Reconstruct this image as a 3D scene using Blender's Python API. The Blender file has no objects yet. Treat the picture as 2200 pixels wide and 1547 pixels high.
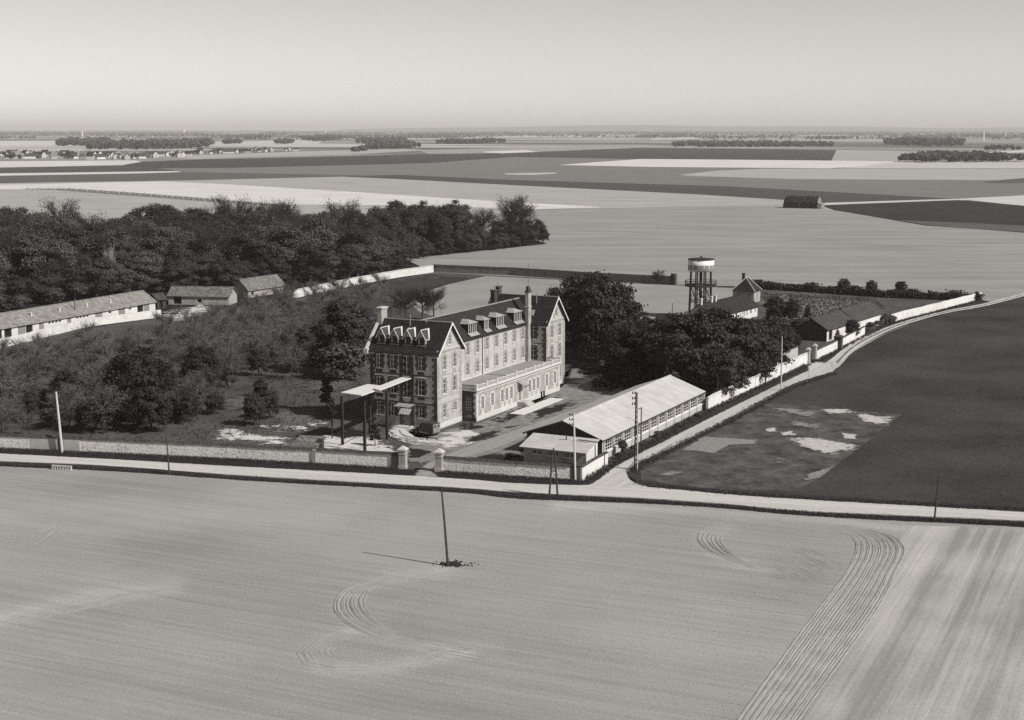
import bpy, math, random
import numpy as np
from mathutils import Matrix, Vector

# ------------------------------------------------------------------ camera
F_PX, CX, CY, Y_HOR, CAM_H = 3200.0, 1100.0, 773.5, 276.0, 46.0   # measured on the 2200 px wide photograph
PITCH = math.atan((CY - Y_HOR) / F_PX)
scene = bpy.context.scene
col = scene.collection
cd = bpy.data.cameras.new('camera'); cam = bpy.data.objects.new('camera', cd); col.objects.link(cam)
cd.sensor_width = 36.0; cd.lens = 36.0 * F_PX / 2200.0; cd.clip_start = 1.0; cd.clip_end = 150000.0
cam.location = (0, 0, CAM_H); cam.rotation_euler = (math.pi / 2 - PITCH, 0, 0)
scene.camera = cam

# ------------------------------------------------------------------ sky, sun, exposure
SUN_XY = (0.862, -0.507); SUN_EL = math.radians(40.0)
w = bpy.data.worlds.new('World'); scene.world = w; w.use_nodes = True
nt = w.node_tree; nt.nodes.clear()
sky = nt.nodes.new('ShaderNodeTexSky'); sky.sky_type = 'NISHITA'; sky.sun_disc = False
sky.sun_elevation = SUN_EL; sky.sun_rotation = math.atan2(SUN_XY[0], SUN_XY[1])
sky.air_density = 1.0; sky.dust_density = 0.5; sky.ozone_density = 1.0; sky.altitude = 50
sep = nt.nodes.new('ShaderNodeSeparateColor'); bw = nt.nodes.new('ShaderNodeMath'); bw.operation = 'MULTIPLY_ADD'   # film behind a yellow-red filter
gw = nt.nodes.new('ShaderNodeMath'); gw.operation = 'MULTIPLY'; gw.inputs[1].default_value = 0.2; bw.inputs[1].default_value = 0.8
tint = nt.nodes.new('ShaderNodeMix'); tint.data_type = 'RGBA'; tint.blend_type = 'MULTIPLY'; tint.inputs[0].default_value = 1.0
tint.inputs[7].default_value = (1.0, 0.965, 0.915, 1)
bg = nt.nodes.new('ShaderNodeBackground'); bg.inputs[1].default_value = 0.10
wo = nt.nodes.new('ShaderNodeOutputWorld')
nt.links.new(sky.outputs[0], sep.inputs[0]); nt.links.new(sep.outputs[0], bw.inputs[0]); nt.links.new(sep.outputs[1], gw.inputs[0]); nt.links.new(gw.outputs[0], bw.inputs[2]); nt.links.new(bw.outputs[0], tint.inputs[6])
nt.links.new(tint.outputs[2], bg.inputs[0]); nt.links.new(bg.outputs[0], wo.inputs[0])
sl = bpy.data.lights.new('sun', 'SUN'); so = bpy.data.objects.new('sun', sl); col.objects.link(so)
sl.energy = 4.2; sl.angle = math.radians(0.5); sl.color = (1.0, 0.97, 0.925)
sv = Vector((SUN_XY[0] * math.cos(SUN_EL), SUN_XY[1] * math.cos(SUN_EL), math.sin(SUN_EL)))
so.rotation_euler = sv.to_track_quat('Z', 'Y').to_euler(); so.location = (200, -100, 300)
vs = scene.view_settings; vs.view_transform = 'Standard'; vs.look = 'None'; vs.gamma = 1.0
vs.use_curve_mapping = False; vs.exposure = 0.3
scene.cycles.max_bounces = 6; scene.cycles.diffuse_bounces = 2; scene.cycles.volume_bounces = 0
scene.cycles.transparent_max_bounces = 12; scene.cycles.use_denoising = False

# ------------------------------------------------------------------ helpers
rnd = random.Random(7)
NPR = np.random.RandomState(11)
FW = (0, math.cos(PITCH), -math.sin(PITCH)); UP = (0, math.sin(PITCH), math.cos(PITCH))
def G(x, y, z=0.0):
    """ground point (at height z) seen at photograph pixel x, y"""
    dx = x - CX; k = CY - y
    dy = FW[1] * F_PX + UP[1] * k; dz = FW[2] * F_PX + UP[2] * k
    t = (z - CAM_H) / dz
    return Vector((dx * t, dy * t, z))
def hgt(x, yb, yt):
    """height of a thing whose foot shows at row yb and top at row yt"""
    g = G(x, yb); lo, hi = 0.0, 45.0
    for _ in range(30):
        m = (lo + hi) / 2; v = Vector((g.x, g.y, m - CAM_H))
        q = v.y * FW[1] + v.z * FW[2]; py = CY - F_PX * (v.y * UP[1] + v.z * UP[2]) / q
        if py > yt: lo = m
        else: hi = m
    return lo
def val(s):                                   # brightness in the photograph -> albedo
    return (s / 255.0) ** 2.2 * 0.80
def tag(o, label=None, cat=None, group=None, kind=None):
    if label: o['label'] = label
    if cat: o['category'] = cat
    if group: o['group'] = group
    if kind: o['kind'] = kind
    return o
def empty(name, loc=(0, 0, 0), rz=0.0):
    o = bpy.data.objects.new(name, None); col.objects.link(o)
    o.location = loc; o.rotation_euler = (0, 0, rz); o.empty_display_size = 0.3
    return o
def obj(name, me, parent=None, loc=(0, 0, 0), rz=0.0):
    o = bpy.data.objects.new(name, me); col.objects.link(o)
    o.location = loc; o.rotation_euler = (0, 0, rz)
    if parent: o.parent = parent
    return o
class MB:
    def __init__(s): s.v = []; s.f = []
    def poly(s, pts):
        b = len(s.v); s.v += [tuple(p) for p in pts]; s.f.append(tuple(range(b, b + len(pts)))); return s
    def box(s, x0, x1, y0, y1, z0, z1):
        b = len(s.v)
        s.v += [(x0, y0, z0), (x1, y0, z0), (x1, y1, z0), (x0, y1, z0), (x0, y0, z1), (x1, y0, z1), (x1, y1, z1), (x0, y1, z1)]
        s.f += [tuple(b + i for i in q) for q in ((0, 3, 2, 1), (4, 5, 6, 7), (0, 1, 5, 4), (1, 2, 6, 5), (2, 3, 7, 6), (3, 0, 4, 7))]
        return s
    def hexa(s, p):                            # eight corners, bottom ring then top ring
        b = len(s.v); s.v += [tuple(q) for q in p]
        s.f += [tuple(b + i for i in q) for q in ((0, 3, 2, 1), (4, 5, 6, 7), (0, 1, 5, 4), (1, 2, 6, 5), (2, 3, 7, 6), (3, 0, 4, 7))]
        return s
    def slab(s, pts, t):                       # polygon thickened downwards by t
        n = len(pts); b = len(s.v)
        s.v += [tuple(p) for p in pts] + [(p[0], p[1], p[2] - t) for p in pts]
        s.f.append(tuple(b + i for i in range(n))); s.f.append(tuple(b + n + i for i in reversed(range(n))))
        for i in range(n):
            j = (i + 1) % n; s.f.append((b + i, b + n + i, b + n + j, b + j))
        return s
    def tube(s, pts, rad, n=6, cap=True):
        pts = [Vector(p) for p in pts]; rings = []
        for i, p in enumerate(pts):
            d = (pts[min(i + 1, len(pts) - 1)] - pts[max(i - 1, 0)]).normalized()
            a = d.cross(Vector((0.31, 0.95, 0.12))).normalized(); c = d.cross(a); b = len(s.v); rings.append(b)
            r = rad[i] if isinstance(rad, (list, tuple)) else rad
            for k in range(n):
                t = 2 * math.pi * k / n; s.v.append(tuple(p + a * (r * math.cos(t)) + c * (r * math.sin(t))))
        for q in range(len(rings) - 1):
            for k in range(n):
                k2 = (k + 1) % n; s.f.append((rings[q] + k, rings[q] + k2, rings[q + 1] + k2, rings[q + 1] + k))
        if cap:
            s.f.append(tuple(rings[0] + k for k in reversed(range(n)))); s.f.append(tuple(rings[-1] + k for k in range(n)))
        return s
    def mesh(s, name, m, smooth=False):
        me = bpy.data.meshes.new(name); me.from_pydata(s.v, [], s.f)
        for q in (m if isinstance(m, (list, tuple)) else [m]): me.materials.append(q)
        if smooth: me.polygons.foreach_set('use_smooth', [True] * len(me.polygons))
        me.update(); return me
    def build(s, name, m, parent=None, loc=(0, 0, 0), rz=0.0, smooth=False):
        return obj(name, s.mesh(name, m, smooth), parent, loc, rz)

# ------------------------------------------------------------------ materials
TINT = (1.0, 0.985, 0.955)
def rgba(v): return (v * TINT[0], v * TINT[1], v * TINT[2], 1)
class NT:
    def __init__(s, name):
        s.m = bpy.data.materials.new(name); s.m.use_nodes = True; s.t = s.m.node_tree; s.t.nodes.clear()
        s.out = s.t.nodes.new('ShaderNodeOutputMaterial')
    def n(s, typ, **kw):
        q = s.t.nodes.new('ShaderNode' + typ)
        for k, v in kw.items():
            if k[0] == 'i': q.inputs[int(k[1:])].default_value = v
            else: setattr(q, k, v)
        return q
    def l(s, a, b): s.t.links.new(a, b)
    def math(s, op, a, b):
        q = s.n('Math', operation=op)
        for i, x in enumerate((a, b)):
            if x is None: continue
            if isinstance(x, (int, float)): q.inputs[i].default_value = x
            else: s.l(x, q.inputs[i])
        return q.outputs[0]
    def noise(s, vec, scale, detail=4.0, rough=0.6):
        q = s.n('TexNoise'); q.inputs['Scale'].default_value = scale; q.inputs['Detail'].default_value = detail
        q.inputs['Roughness'].default_value = rough
        if vec is not None: s.l(vec, q.inputs['Vector'])
        return q.outputs[0]
    def ramp(s, fac, stops):
        q = s.n('ValToRGB'); e = q.color_ramp.elements
        while len(e) < len(stops): e.new(0.5)
        for el, (p, v) in zip(e, stops): el.position = p; el.color = rgba(v)
        s.l(fac, q.inputs[0]); return q.outputs[0]
    def surf(s, colour, rough=0.9, bump=None, bdist=0.1, bstr=0.6, spec=0.2):
        p = s.n('BsdfPrincipled'); p.inputs['Roughness'].default_value = rough
        p.inputs['Specular IOR Level'].default_value = spec
        if isinstance(colour, (int, float)): p.inputs['Base Color'].default_value = rgba(colour)
        else: s.l(colour, p.inputs['Base Color'])
        if bump is not None:
            b = s.n('Bump'); b.inputs['Strength'].default_value = bstr; b.inputs['Distance'].default_value = bdist
            s.l(bump, b.inputs['Height']); s.l(b.outputs[0], p.inputs['Normal'])
        s.l(p.outputs[0], s.out.inputs[0]); s.p = p; return p
    def pos(s): return s.n('NewGeometry').outputs['Position']
    def mapped(s, vec, rz=0.0, sc=(1, 1, 1)):
        q = s.n('Mapping'); q.inputs['Rotation'].default_value = (0, 0, rz); s.l(vec, q.inputs['Vector'])      # turn first, then stretch
        q2 = s.n('Mapping'); q2.inputs['Scale'].default_value = sc; s.l(q.outputs[0], q2.inputs['Vector']); return q2.outputs[0]

def plain(name, v, var=0.25, scale=1.5, rough=0.85, bump=0.0, spec=0.2, local=True):
    """weathered surface: base tone broken up by two sizes of noise"""
    t = NT(name); vec = t.n('TexCoord').outputs['Object'] if local else t.pos()
    a = t.noise(vec, scale, 6, 0.65); b = t.noise(vec, scale * 0.17, 3, 0.5)
    f = t.math('MULTIPLY_ADD', a, 0.6); f.node.inputs[2].default_value = 0.0
    f2 = t.math('MULTIPLY_ADD', b, 0.4); t.l(f, f2.node.inputs[2])
    c = t.ramp(f2, [(0.28, v * (1 - var)), (0.52, v), (0.74, v * (1 + var * 0.8))])
    t.surf(c, rough, a if bump else None, bump or 0.1, 0.8, spec); return t.m

def ground_mat(name, v, var=0.25, scale=0.25, fine=2.5, rows=None, bump=0.05, rowamt=0.12, stretch=None, vcol=False):
    """soil or sward: big soft patches, fine speckle, optional drill rows (direction angle, spacing)"""
    t = NT(name); vec = t.pos()
    big = t.noise(t.mapped(vec, stretch or 0.0, (1, 4, 1)) if stretch is not None else vec, scale, 4, 0.55)
    fin = t.noise(vec, fine, 5, 0.75)
    f = t.math('MULTIPLY_ADD', big, 0.62); f2 = t.math('MULTIPLY_ADD', fin, 0.38); t.l(f, f2.node.inputs[2]); f.node.inputs[2].default_value = 0.0
    h = fin
    if rows:
        wv = t.n('TexWave', bands_direction='Y'); wv.inputs['Scale'].default_value = 0.314 / rows[1]
        wv.inputs['Distortion'].default_value = 1.2; wv.inputs['Detail'].default_value = 3; wv.inputs['Detail Scale'].default_value = 0.6
        t.l(t.mapped(vec, -rows[0], (1, 1, 1)), wv.inputs['Vector'])
        lon = t.noise(t.mapped(vec, -rows[0], (0.02, 0.9, 1)), 1.0 / rows[1] * 0.35, 5, 0.7)
        lo2 = t.noise(t.mapped(vec, -rows[0], (0.008, 0.25, 1)), 1.0 / rows[1] * 0.35, 4, 0.6)
        mm = t.math('MULTIPLY_ADD', lo2, rowamt * 0.45); t.l(f2, mm.node.inputs[2])
        m2 = t.math('MULTIPLY_ADD', lon, rowamt * 1.4); t.l(mm, m2.node.inputs[2])
        f2 = t.math('SUBTRACT', m2, rowamt * 0.925); h = t.math('ADD', fin, lon)
    c = t.ramp(f2, [(0.3, v * (1 - var)), (0.5, v), (0.72, v * (1 + var))])
    if vcol:
        at = t.n('Attribute', attribute_name='tone'); mx = t.n('Mix', data_type='RGBA', blend_type='MULTIPLY'); mx.inputs[0].default_value = 1
        t.l(c, mx.inputs[6]); t.l(at.outputs['Color'], mx.inputs[7]); c = mx.outputs[2]
    t.surf(c, 0.95, h, bump, 0.7, 0.05); return t.m

def patch_mat(name, v, var=0.3, scale=1.2, rag=0.5, bump=0.08, nscale=0.9, lo=0.0, along=None):
    """ground patch whose border is broken up by noise (attribute fade: 0 on the rim, 1 inside)"""
    t = NT(name); vec = t.pos()
    a = t.noise(vec, scale, 5, 0.7)
    if along is not None:
        st_ = t.noise(t.mapped(vec, -along, (0.03, 1.0, 1)), 1.1, 4, 0.6); q_ = t.math('MULTIPLY', st_, 0.6); a = t.math('MULTIPLY_ADD', a, 0.4); t.l(q_, a.node.inputs[2])
    c = t.ramp(a, [(0.3, v * (1 - var)), (0.5, v), (0.7, v * (1 + var))])
    p = t.surf(c, 0.95, a, bump, 0.7, 0.05)
    fa = t.n('Attribute', attribute_name='fade').outputs['Fac']; nz = t.noise(vec, nscale, 6, 0.72); nb_ = t.noise(vec, nscale * 0.22, 3, 0.6)
    mx_ = t.math('ADD', nz, nb_); mr = t.n('MapRange'); mr.inputs[1].default_value = 0.87; mr.inputs[2].default_value = 1.13; g_ = min(1.0, rag)
    mr.inputs[3].default_value = 0.5 - 0.44 * g_ + lo; mr.inputs[4].default_value = 0.5 + 0.40 * g_ + lo; t.l(mx_, mr.inputs[0])
    df = t.math('SUBTRACT', fa, mr.outputs[0]); al = t.math('MULTIPLY_ADD', df, 2.6); al.node.inputs[2].default_value = 0.5; al.node.use_clamp = True
    t.l(al, p.inputs['Alpha']); return t.m

def leaf_mat(name, v, var=0.45, obj_w=0.4):
    t = NT(name)
    r1 = t.n('NewGeometry').outputs['Random Per Island']; r2 = t.n('ObjectInfo').outputs['Random']
    f = t.math('MULTIPLY_ADD', r1, 1 - obj_w); f2 = t.math('MULTIPLY', r2, obj_w); t.l(f2, f.node.inputs[2])
    c = t.ramp(f, [(0.0, v * (1 - var)), (0.5, v), (1.0, v * (1 + var * 1.6))])
    p = t.surf(c, 0.7, spec=0.25)
    d = t.n('BsdfTranslucent'); t.l(c, d.inputs[0]); mx = t.n('MixShader'); mx.inputs[0].default_value = 0.22
    t.l(p.outputs[0], mx.inputs[1]); t.l(d.outputs[0], mx.inputs[2]); t.l(mx.outputs[0], t.out.inputs[0]); return t.m

def rubble_mat(name, v, mortar, size=0.22):
    t = NT(name); vec = t.n('TexCoord').outputs['Object']
    vo = t.n('TexVoronoi'); vo.inputs['Scale'].default_value = 1 / size; t.l(vec, vo.inputs['Vector'])
    b = t.noise(vec, 0.6, 5, 0.7)
    f = t.math('MULTIPLY_ADD', vo.outputs['Color'], 0.62); t.l(b, f.node.inputs[2])
    c = t.ramp(f, [(0.35, v * 0.35), (0.62, v * 0.85), (0.9, v * 1.15), (1.1, mortar)])
    t.surf(c, 0.9, vo.outputs['Distance'], 0.05, 0.6); return t.m

def slate_mat(name, v, row=0.35, var=0.35, axis_z=True):
    t = NT(name); vec = t.n('TexCoord').outputs['Object']
    br = t.n('TexBrick'); br.inputs['Scale'].default_value = 1.0; br.inputs['Brick Width'].default_value = row * 1.2
    br.inputs['Row Height'].default_value = row; br.inputs['Mortar Size'].default_value = row * 0.06
    br.inputs['Color1'].default_value = rgba(v * (1 - var)); br.inputs['Color2'].default_value = rgba(v * (1 + var)); br.inputs['Mortar'].default_value = rgba(v * 0.45)
    sp = t.n('SeparateXYZ'); t.l(vec, sp.inputs[0]); cb = t.n('CombineXYZ')
    hx = t.math('ADD', sp.outputs[0], sp.outputs[1]); t.l(hx, cb.inputs[0]); t.l(sp.outputs[2], cb.inputs[1]); t.l(cb.outputs[0], br.inputs['Vector'])
    n = t.noise(vec, 0.7, 5, 0.7); mx = t.n('Mix', data_type='RGBA', blend_type='MULTIPLY'); mx.inputs[0].default_value = 0.8
    t.l(br.outputs[0], mx.inputs[6]); t.l(t.ramp(n, [(0.3, 0.55), (0.5, 1.0), (0.7, 1.35)]), mx.inputs[7])
    t.surf(mx.outputs[2], 0.6, br.outputs['Fac'], 0.02, 0.5, 0.3); return t.m

def ribbed_mat(name, v, pitch=0.18, var=0.12):
    """corrugated fibre-cement sheet: waves run down the slope, stains, sheet-to-sheet tone"""
    t = NT(name); vec = t.n('TexCoord').outputs['Object']
    wv = t.n('TexWave', bands_direction='X'); wv.inputs['Scale'].default_value = 0.314 / pitch; t.l(vec, wv.inputs['Vector'])
    br = t.n('TexBrick'); br.inputs['Scale'].default_value = 1; br.inputs['Brick Width'].default_value = 0.95; br.inputs['Row Height'].default_value = 1.6
    br.inputs['Mortar Size'].default_value = 0.012; br.offset = 0.0
    br.inputs['Color1'].default_value = (0.92, 0.92, 0.92, 1); br.inputs['Color2'].default_value = (1.05, 1.05, 1.05, 1); br.inputs['Mortar'].default_value = (0.6, 0.6, 0.6, 1)
    t.l(vec, br.inputs['Vector'])
    n = t.noise(t.mapped(vec, 0, (1, 0.35, 1)), 0.5, 6, 0.65)
    c = t.ramp(n, [(0.3, v * (1 - 2 * var)), (0.55, v), (0.75, v * (1 + var))])
    mx = t.n('Mix', data_type='RGBA', blend_type='MULTIPLY'); mx.inputs[0].default_value = 1; t.l(c, mx.inputs[6]); t.l(br.outputs[0], mx.inputs[7])
    t.surf(mx.outputs[2], 0.8, wv.outputs[1], 0.04, 0.5); return t.m

def brick_mat(name, v, var=0.3):
    t = NT(name); vec = t.n('TexCoord').outputs['Object']
    br = t.n('TexBrick'); br.inputs['Scale'].default_value = 1; br.inputs['Brick Width'].default_value = 0.24; br.inputs['Row Height'].default_value = 0.08
    br.inputs['Mortar Size'].default_value = 0.008
    br.inputs['Color1'].default_value = rgba(v * (1 - var)); br.inputs['Color2'].default_value = rgba(v * (1 + var)); br.inputs['Mortar'].default_value = rgba(min(0.5, v * 1.7))
    sp = t.n('SeparateXYZ'); t.l(vec, sp.inputs[0]); cb = t.n('CombineXYZ')
    t.l(t.math('ADD', sp.outputs[0], sp.outputs[1]), cb.inputs[0]); t.l(sp.outputs[2], cb.inputs[1]); t.l(cb.outputs[0], br.inputs['Vector'])
    n = t.noise(vec, 0.8, 5, 0.65); mx = t.n('Mix', data_type='RGBA', blend_type='MULTIPLY'); mx.inputs[0].default_value = 1
    t.l(br.outputs[0], mx.inputs[6]); t.l(t.ramp(n, [(0.3, 0.7), (0.5, 1.0), (0.7, 1.25)]), mx.inputs[7])
    t.surf(mx.outputs[2], 0.9, br.outputs['Fac'], 0.01, 0.4); return t.m

M = {}
M['render'] = plain('pale_roughcast', 0.39, 0.4, 0.9, bump=0.01)
M['annex'] = brick_mat('buff_brick', 0.27, 0.15)
M['brick'] = brick_mat('dark_and_shaded_brick', 0.05)  # dark brick, also the shaded copy of the institution's brick trim
M['brickmid'] = brick_mat('weathered_and_lit_brick', 0.27)  # weathered brick, also the lit copy of the institution's brick trim
M['stone'] = plain('white_stone', 0.50, 0.18, 2.0)
M['plinth'] = plain('limewashed_plinth', 0.52, 0.22, 0.9)
M['white'] = plain('white_paint', 0.68, 0.12, 2.0, 0.6)
M['frame'] = plain('window_paint', 0.66, 0.12, 3.0, 0.6)
M['slate'] = slate_mat('dark_slate', 0.019, 0.3)
M['slate2'] = slate_mat('brown_tile', 0.055, 0.3, 0.3)
M['tile_pale'] = slate_mat('weathered_tile', 0.22, 0.35, 0.25)
M['tile_mid'] = slate_mat('old_tile', 0.15, 0.35, 0.3)
M['zinc'] = ribbed_mat('zinc_sheet', 0.30, 0.35)
M['fibro'] = ribbed_mat('fibre_cement', 0.46, 0.18, 0.07)
M['concrete'] = plain('concrete', 0.42, 0.2, 1.0)
M['slabtop'] = plain('pale_concrete_slab', 0.58, 0.12, 0.8)
M['darkconc'] = plain('dark_and_shaded_concrete', 0.03, 0.3, 2.0)  # dark concrete, also the painted-in shade on the ladder-like pole
M['limewash'] = plain('limewash', 0.58, 0.3, 0.8, bump=0.02)
M['rubble'] = rubble_mat('flint_rubble', 0.62, 0.68, 0.24)
M['rubbled'] = rubble_mat('dark_rubble', 0.16, 0.2, 0.3)
M['plaster'] = plain('grey_plaster', 0.42, 0.2, 1.0)
M['coping'] = slate_mat('coping_tile', 0.06, 0.2)
M['wood'] = plain('dark_wood', 0.05, 0.35, 3.0)
M['woodpale'] = plain('pale_pole', 0.5, 0.2, 2.0)
M['door'] = plain('grey_door', 0.22, 0.2, 2.0)
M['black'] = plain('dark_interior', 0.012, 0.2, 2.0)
M['metal'] = plain('dark_iron', 0.05, 0.3, 3.0, 0.5)
M['thatch'] = plain('dark_thatch', 0.025, 0.5, 1.0, bump=0.2)
M['straw'] = plain('straw_end', 0.22, 0.35, 1.0, bump=0.1)
M['deck'] = plain('terrace_asphalt', 0.24, 0.3, 0.5)
t = NT('window_glass'); t.surf(0.010, 0.04, spec=0.3); M['glass'] = t.m
t = NT('van_paint'); t.surf(0.05, 0.4, spec=0.4); M['van'] = t.m
t = NT('van_grey'); t.surf(0.20, 0.5, spec=0.3); M['vangrey'] = t.m
M['leaf_dark'] = leaf_mat('leaf_dark', 0.034, 0.65, 0.5)
M['leaf_mid'] = leaf_mat('leaf_mid', 0.062)
M['leaf_wood'] = leaf_mat('leaf_wood', 0.052, 0.7, 0.62)
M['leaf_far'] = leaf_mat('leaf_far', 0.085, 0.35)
M['twig'] = leaf_mat('twig', 0.115, 0.6)
M['twig_dark'] = leaf_mat('twig_dark', 0.045, 0.4)
M['bark'] = plain('bark', 0.06, 0.35, 3.0, bump=0.02)
M['barkpale'] = plain('pale_bark', 0.30, 0.3, 2.0, bump=0.02)
M['grass'] = leaf_mat('grass_blade', 0.07, 0.4)

# ------------------------------------------------------------------ ground sheets
def smooth_pts(pts, step):
    """Catmull-Rom through pts (2-D), resampled at about step metres"""
    P = [Vector((p[0], p[1])) for p in pts]; out = []
    for i in range(len(P) - 1):
        a, b, c, d = P[max(i - 1, 0)], P[i], P[i + 1], P[min(i + 2, len(P) - 1)]
        n = max(1, int((c - b).length / step))
        for k in range(n):
            s = k / n; s2, s3 = s * s, s * s * s
            out.append(0.5 * ((2 * b) + (c - a) * s + (2 * a - 5 * b + 4 * c - d) * s2 + (3 * b - a - 3 * c + d) * s3))
    out.append(P[-1]); return out
def set_fade(me, vals):
    at = me.attributes.new('fade', 'FLOAT', 'POINT'); at.data.foreach_set('value', vals)
def field(name, px, mat, z, label, sub=0):
    """flat field or lawn from its outline in the photograph"""
    pts = [G(*p) for p in px]
    mb = MB(); mb.poly([(p.x, p.y, z) for p in pts])
    return tag(mb.build(name, mat), label, kind='structure')
def patch(name, px, mat, z, label, parent=None, inset=0.35, world=False):
    """ground patch with a noisy rim: outline, inner ring and centre"""
    pts = [Vector((p[0], p[1], 0)) if world else G(*p) for p in px]; c = sum(pts, Vector()) / len(pts); pts = [c + (p - c) * (1 + 0.18 * inset) for p in pts]
    fine = []
    for i in range(len(pts)):
        a, b = pts[i], pts[(i + 1) % len(pts)]; n = max(1, int((b - a).length / 1.5))
        fine += [a.lerp(b, k / n) for k in range(n)]
    n = len(fine); mb = MB()
    mb.v = [(p.x, p.y, z) for p in fine] + [tuple((p.lerp(c, inset)).to_2d()) + (z,) for p in fine] + [(c.x, c.y, z)]
    for i in range(n):
        j = (i + 1) % n; mb.f.append((i, j, n + j, n + i)); mb.f.append((n + i, n + j, 2 * n))
    o = mb.build(name, mat, parent); set_fade(o.data, [0.0] * n + [1.0] * n + [1.0])
    return tag(o, label, kind='structure')
def ribbon(name, left, right, mat, z, label, rim=0.7, step=2.0):
    L = smooth_pts([G(*p) for p in left], step); n = len(L)
    R0 = smooth_pts([G(*p) for p in right], step)
    R = [R0[min(len(R0) - 1, round(i * (len(R0) - 1) / (n - 1)))] for i in range(n)]
    mb = MB(); fd = []
    for a, b in zip(L, R):
        wd = max((b - a).length, 0.1); k = min(0.35, rim / wd)
        for q, fv in ((0, 0.0), (k, 1.0), (0.5, 1.0), (1 - k, 1.0), (1, 0.0)):
            p = a.lerp(b, q); mb.v.append((p.x, p.y, z)); fd.append(fv)
    for i in range(n - 1):
        for q in range(4): mb.f.append((i * 5 + q, i * 5 + q + 1, i * 5 + q + 6, i * 5 + q + 5))
    o = mb.build(name, mat); set_fade(o.data, fd); return tag(o, label, kind='structure')

# the plain: one sheet to the horizon, a patchwork of distant parcels
t = NT('distant_parcels'); vec = t.pos()
vo = t.n('TexVoronoi'); vo.inputs['Scale'].default_value = 1.0; t.l(t.mapped(vec, 0.35, (1 / 900.0, 1 / 420.0, 1)), vo.inputs['Vector'])
sx = t.n('SeparateColor'); t.l(vo.outputs['Color'], sx.inputs[0]); nz = t.noise(vec, 0.004, 6, 0.7)
ff = t.math('MULTIPLY_ADD', nz, 0.35); t.l(t.math('MULTIPLY', sx.outputs[0], 0.8), ff.node.inputs[2])
t.surf(t.ramp(ff, [(0.15, val(88)), (0.45, val(125)), (0.7, val(150)), (0.95, val(190))]), 0.95, spec=0.05)
mb = MB(); mb.poly([(-45000, -3000, -0.5), (45000, -3000, -0.5), (45000, 60000, -0.5), (-45000, 60000, -0.5)])
tag(mb.build('ground', t.m), 'flat plain of distant parcels reaching the horizon', kind='structure')

FM = {}
def fm(v, **kw):
    k = (v, tuple(sorted(kw.items())))
    if k not in FM: FM[k] = ground_mat('field_soil_%d_%d' % (v, len(FM)), val(v), **kw)
    return FM[k]
FAR = dict(var=0.22, scale=0.012, fine=0.12, bump=0.2, stretch=0.15)
MIDF = dict(var=0.24, scale=0.02, fine=0.5, bump=0.12, stretch=0.1)
zf = [-0.46]
def far_field(px, v, label, kw=FAR):
    zf[0] += 0.009
    ext = []                                                       # parcels run on past the frame
    for q, (x, y) in enumerate(px):
        x2, y2 = px[(q + 1) % len(px)]; ext.append((x, y))
        if x <= 0 and x2 <= 0: ext += [(-800, y), (-800, y2)]
        if x >= 2200 and x2 >= 2200: ext += [(3000, y), (3000, y2)]
    px = ext
    field('field', px, fm(v, **kw), zf[0], label)
far_field([(0, 303), (118, 302), (120, 308), (110, 312), (0, 313)], 205, 'pale parcel beside the far wood at the left edge')
far_field([(450, 305), (640, 300), (690, 303), (684, 309), (560, 311), (452, 311)], 195, 'pale parcels between the far round copses')
far_field([(1000, 293), (1240, 291), (1250, 294), (1000, 297)], 190, 'narrow pale parcel under the distant hills')
far_field([(1400, 297), (1500, 294), (1500, 298), (1400, 300)], 200, 'small pale parcel above the far hedge')
far_field([(340, 336), (640, 325), (860, 319), (920, 322), (760, 331), (520, 337), (420, 342)], 172, 'light stubble below the far village')
far_field([(900, 322), (1380, 311), (1450, 316), (1380, 318), (1100, 329), (920, 330)], 158, 'grey parcel beyond the long dark field')
far_field([(1250, 321), (1430, 317), (2000, 319), (2200, 324), (2200, 350), (1200, 350)], 135, 'grey parcels behind the bright strip')
far_field([(260, 356), (300, 347), (420, 342), (650, 337), (900, 331), (1100, 328), (1380, 317), (1650, 320), (1797, 322), (1786, 345), (1380, 341), (1100, 338), (920, 350), (500, 360), (330, 361)], 76, 'long dark ploughed field crossing the far plain')
far_field([(1797, 322), (1900, 323), (2200, 334), (2200, 350), (1786, 346)], 168, 'striped pale parcel right of the dark field')
far_field([(2090, 328), (2200, 322), (2200, 327), (2080, 332)], 205, 'bright sliver of field near the right edge')
far_field([(1040, 325), (1130, 322), (1155, 326), (1080, 329), (1040, 327)], 215, 'small bright parcel on the edge of the dark field')
far_field([(0, 346), (290, 344), (305, 347), (262, 354), (120, 357), (0, 360)], 212, 'bright field in front of the far village')
far_field([(0, 359), (262, 355), (330, 361), (500, 360), (920, 350), (1100, 337), (1250, 339), (1600, 345), (2200, 350), (2200, 440), (1100, 400), (740, 380), (400, 374), (0, 372)], 124, 'broad grey field across the middle distance')
far_field([(0, 360), (262, 355), (330, 360), (400, 368), (0, 371)], 84, 'dark strip under the bright field at left')
far_field([(1200, 354), (1290, 347), (1380, 341), (1630, 343), (1920, 346), (1925, 349), (1850, 357), (1780, 361), (1400, 358)], 214, 'long bright strip of field at right centre')
far_field([(1925, 347), (2200, 348), (2200, 361), (1800, 361), (1850, 357)], 192, 'pale field under the dark copse at right')
far_field([(1460, 375), (1540, 366), (1640, 362), (2200, 362), (2200, 387), (1700, 384), (1480, 377)], 172, 'light grey field below the bright strip')
far_field([(1085, 372), (1190, 370), (1200, 372), (1150, 375), (1085, 374)], 190, 'thin pale sliver in the grey field')
far_field([(2110, 390), (2160, 385), (2200, 382), (2200, 392), (2140, 393)], 95, 'dark wedge at the right edge of the grey field')
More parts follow.
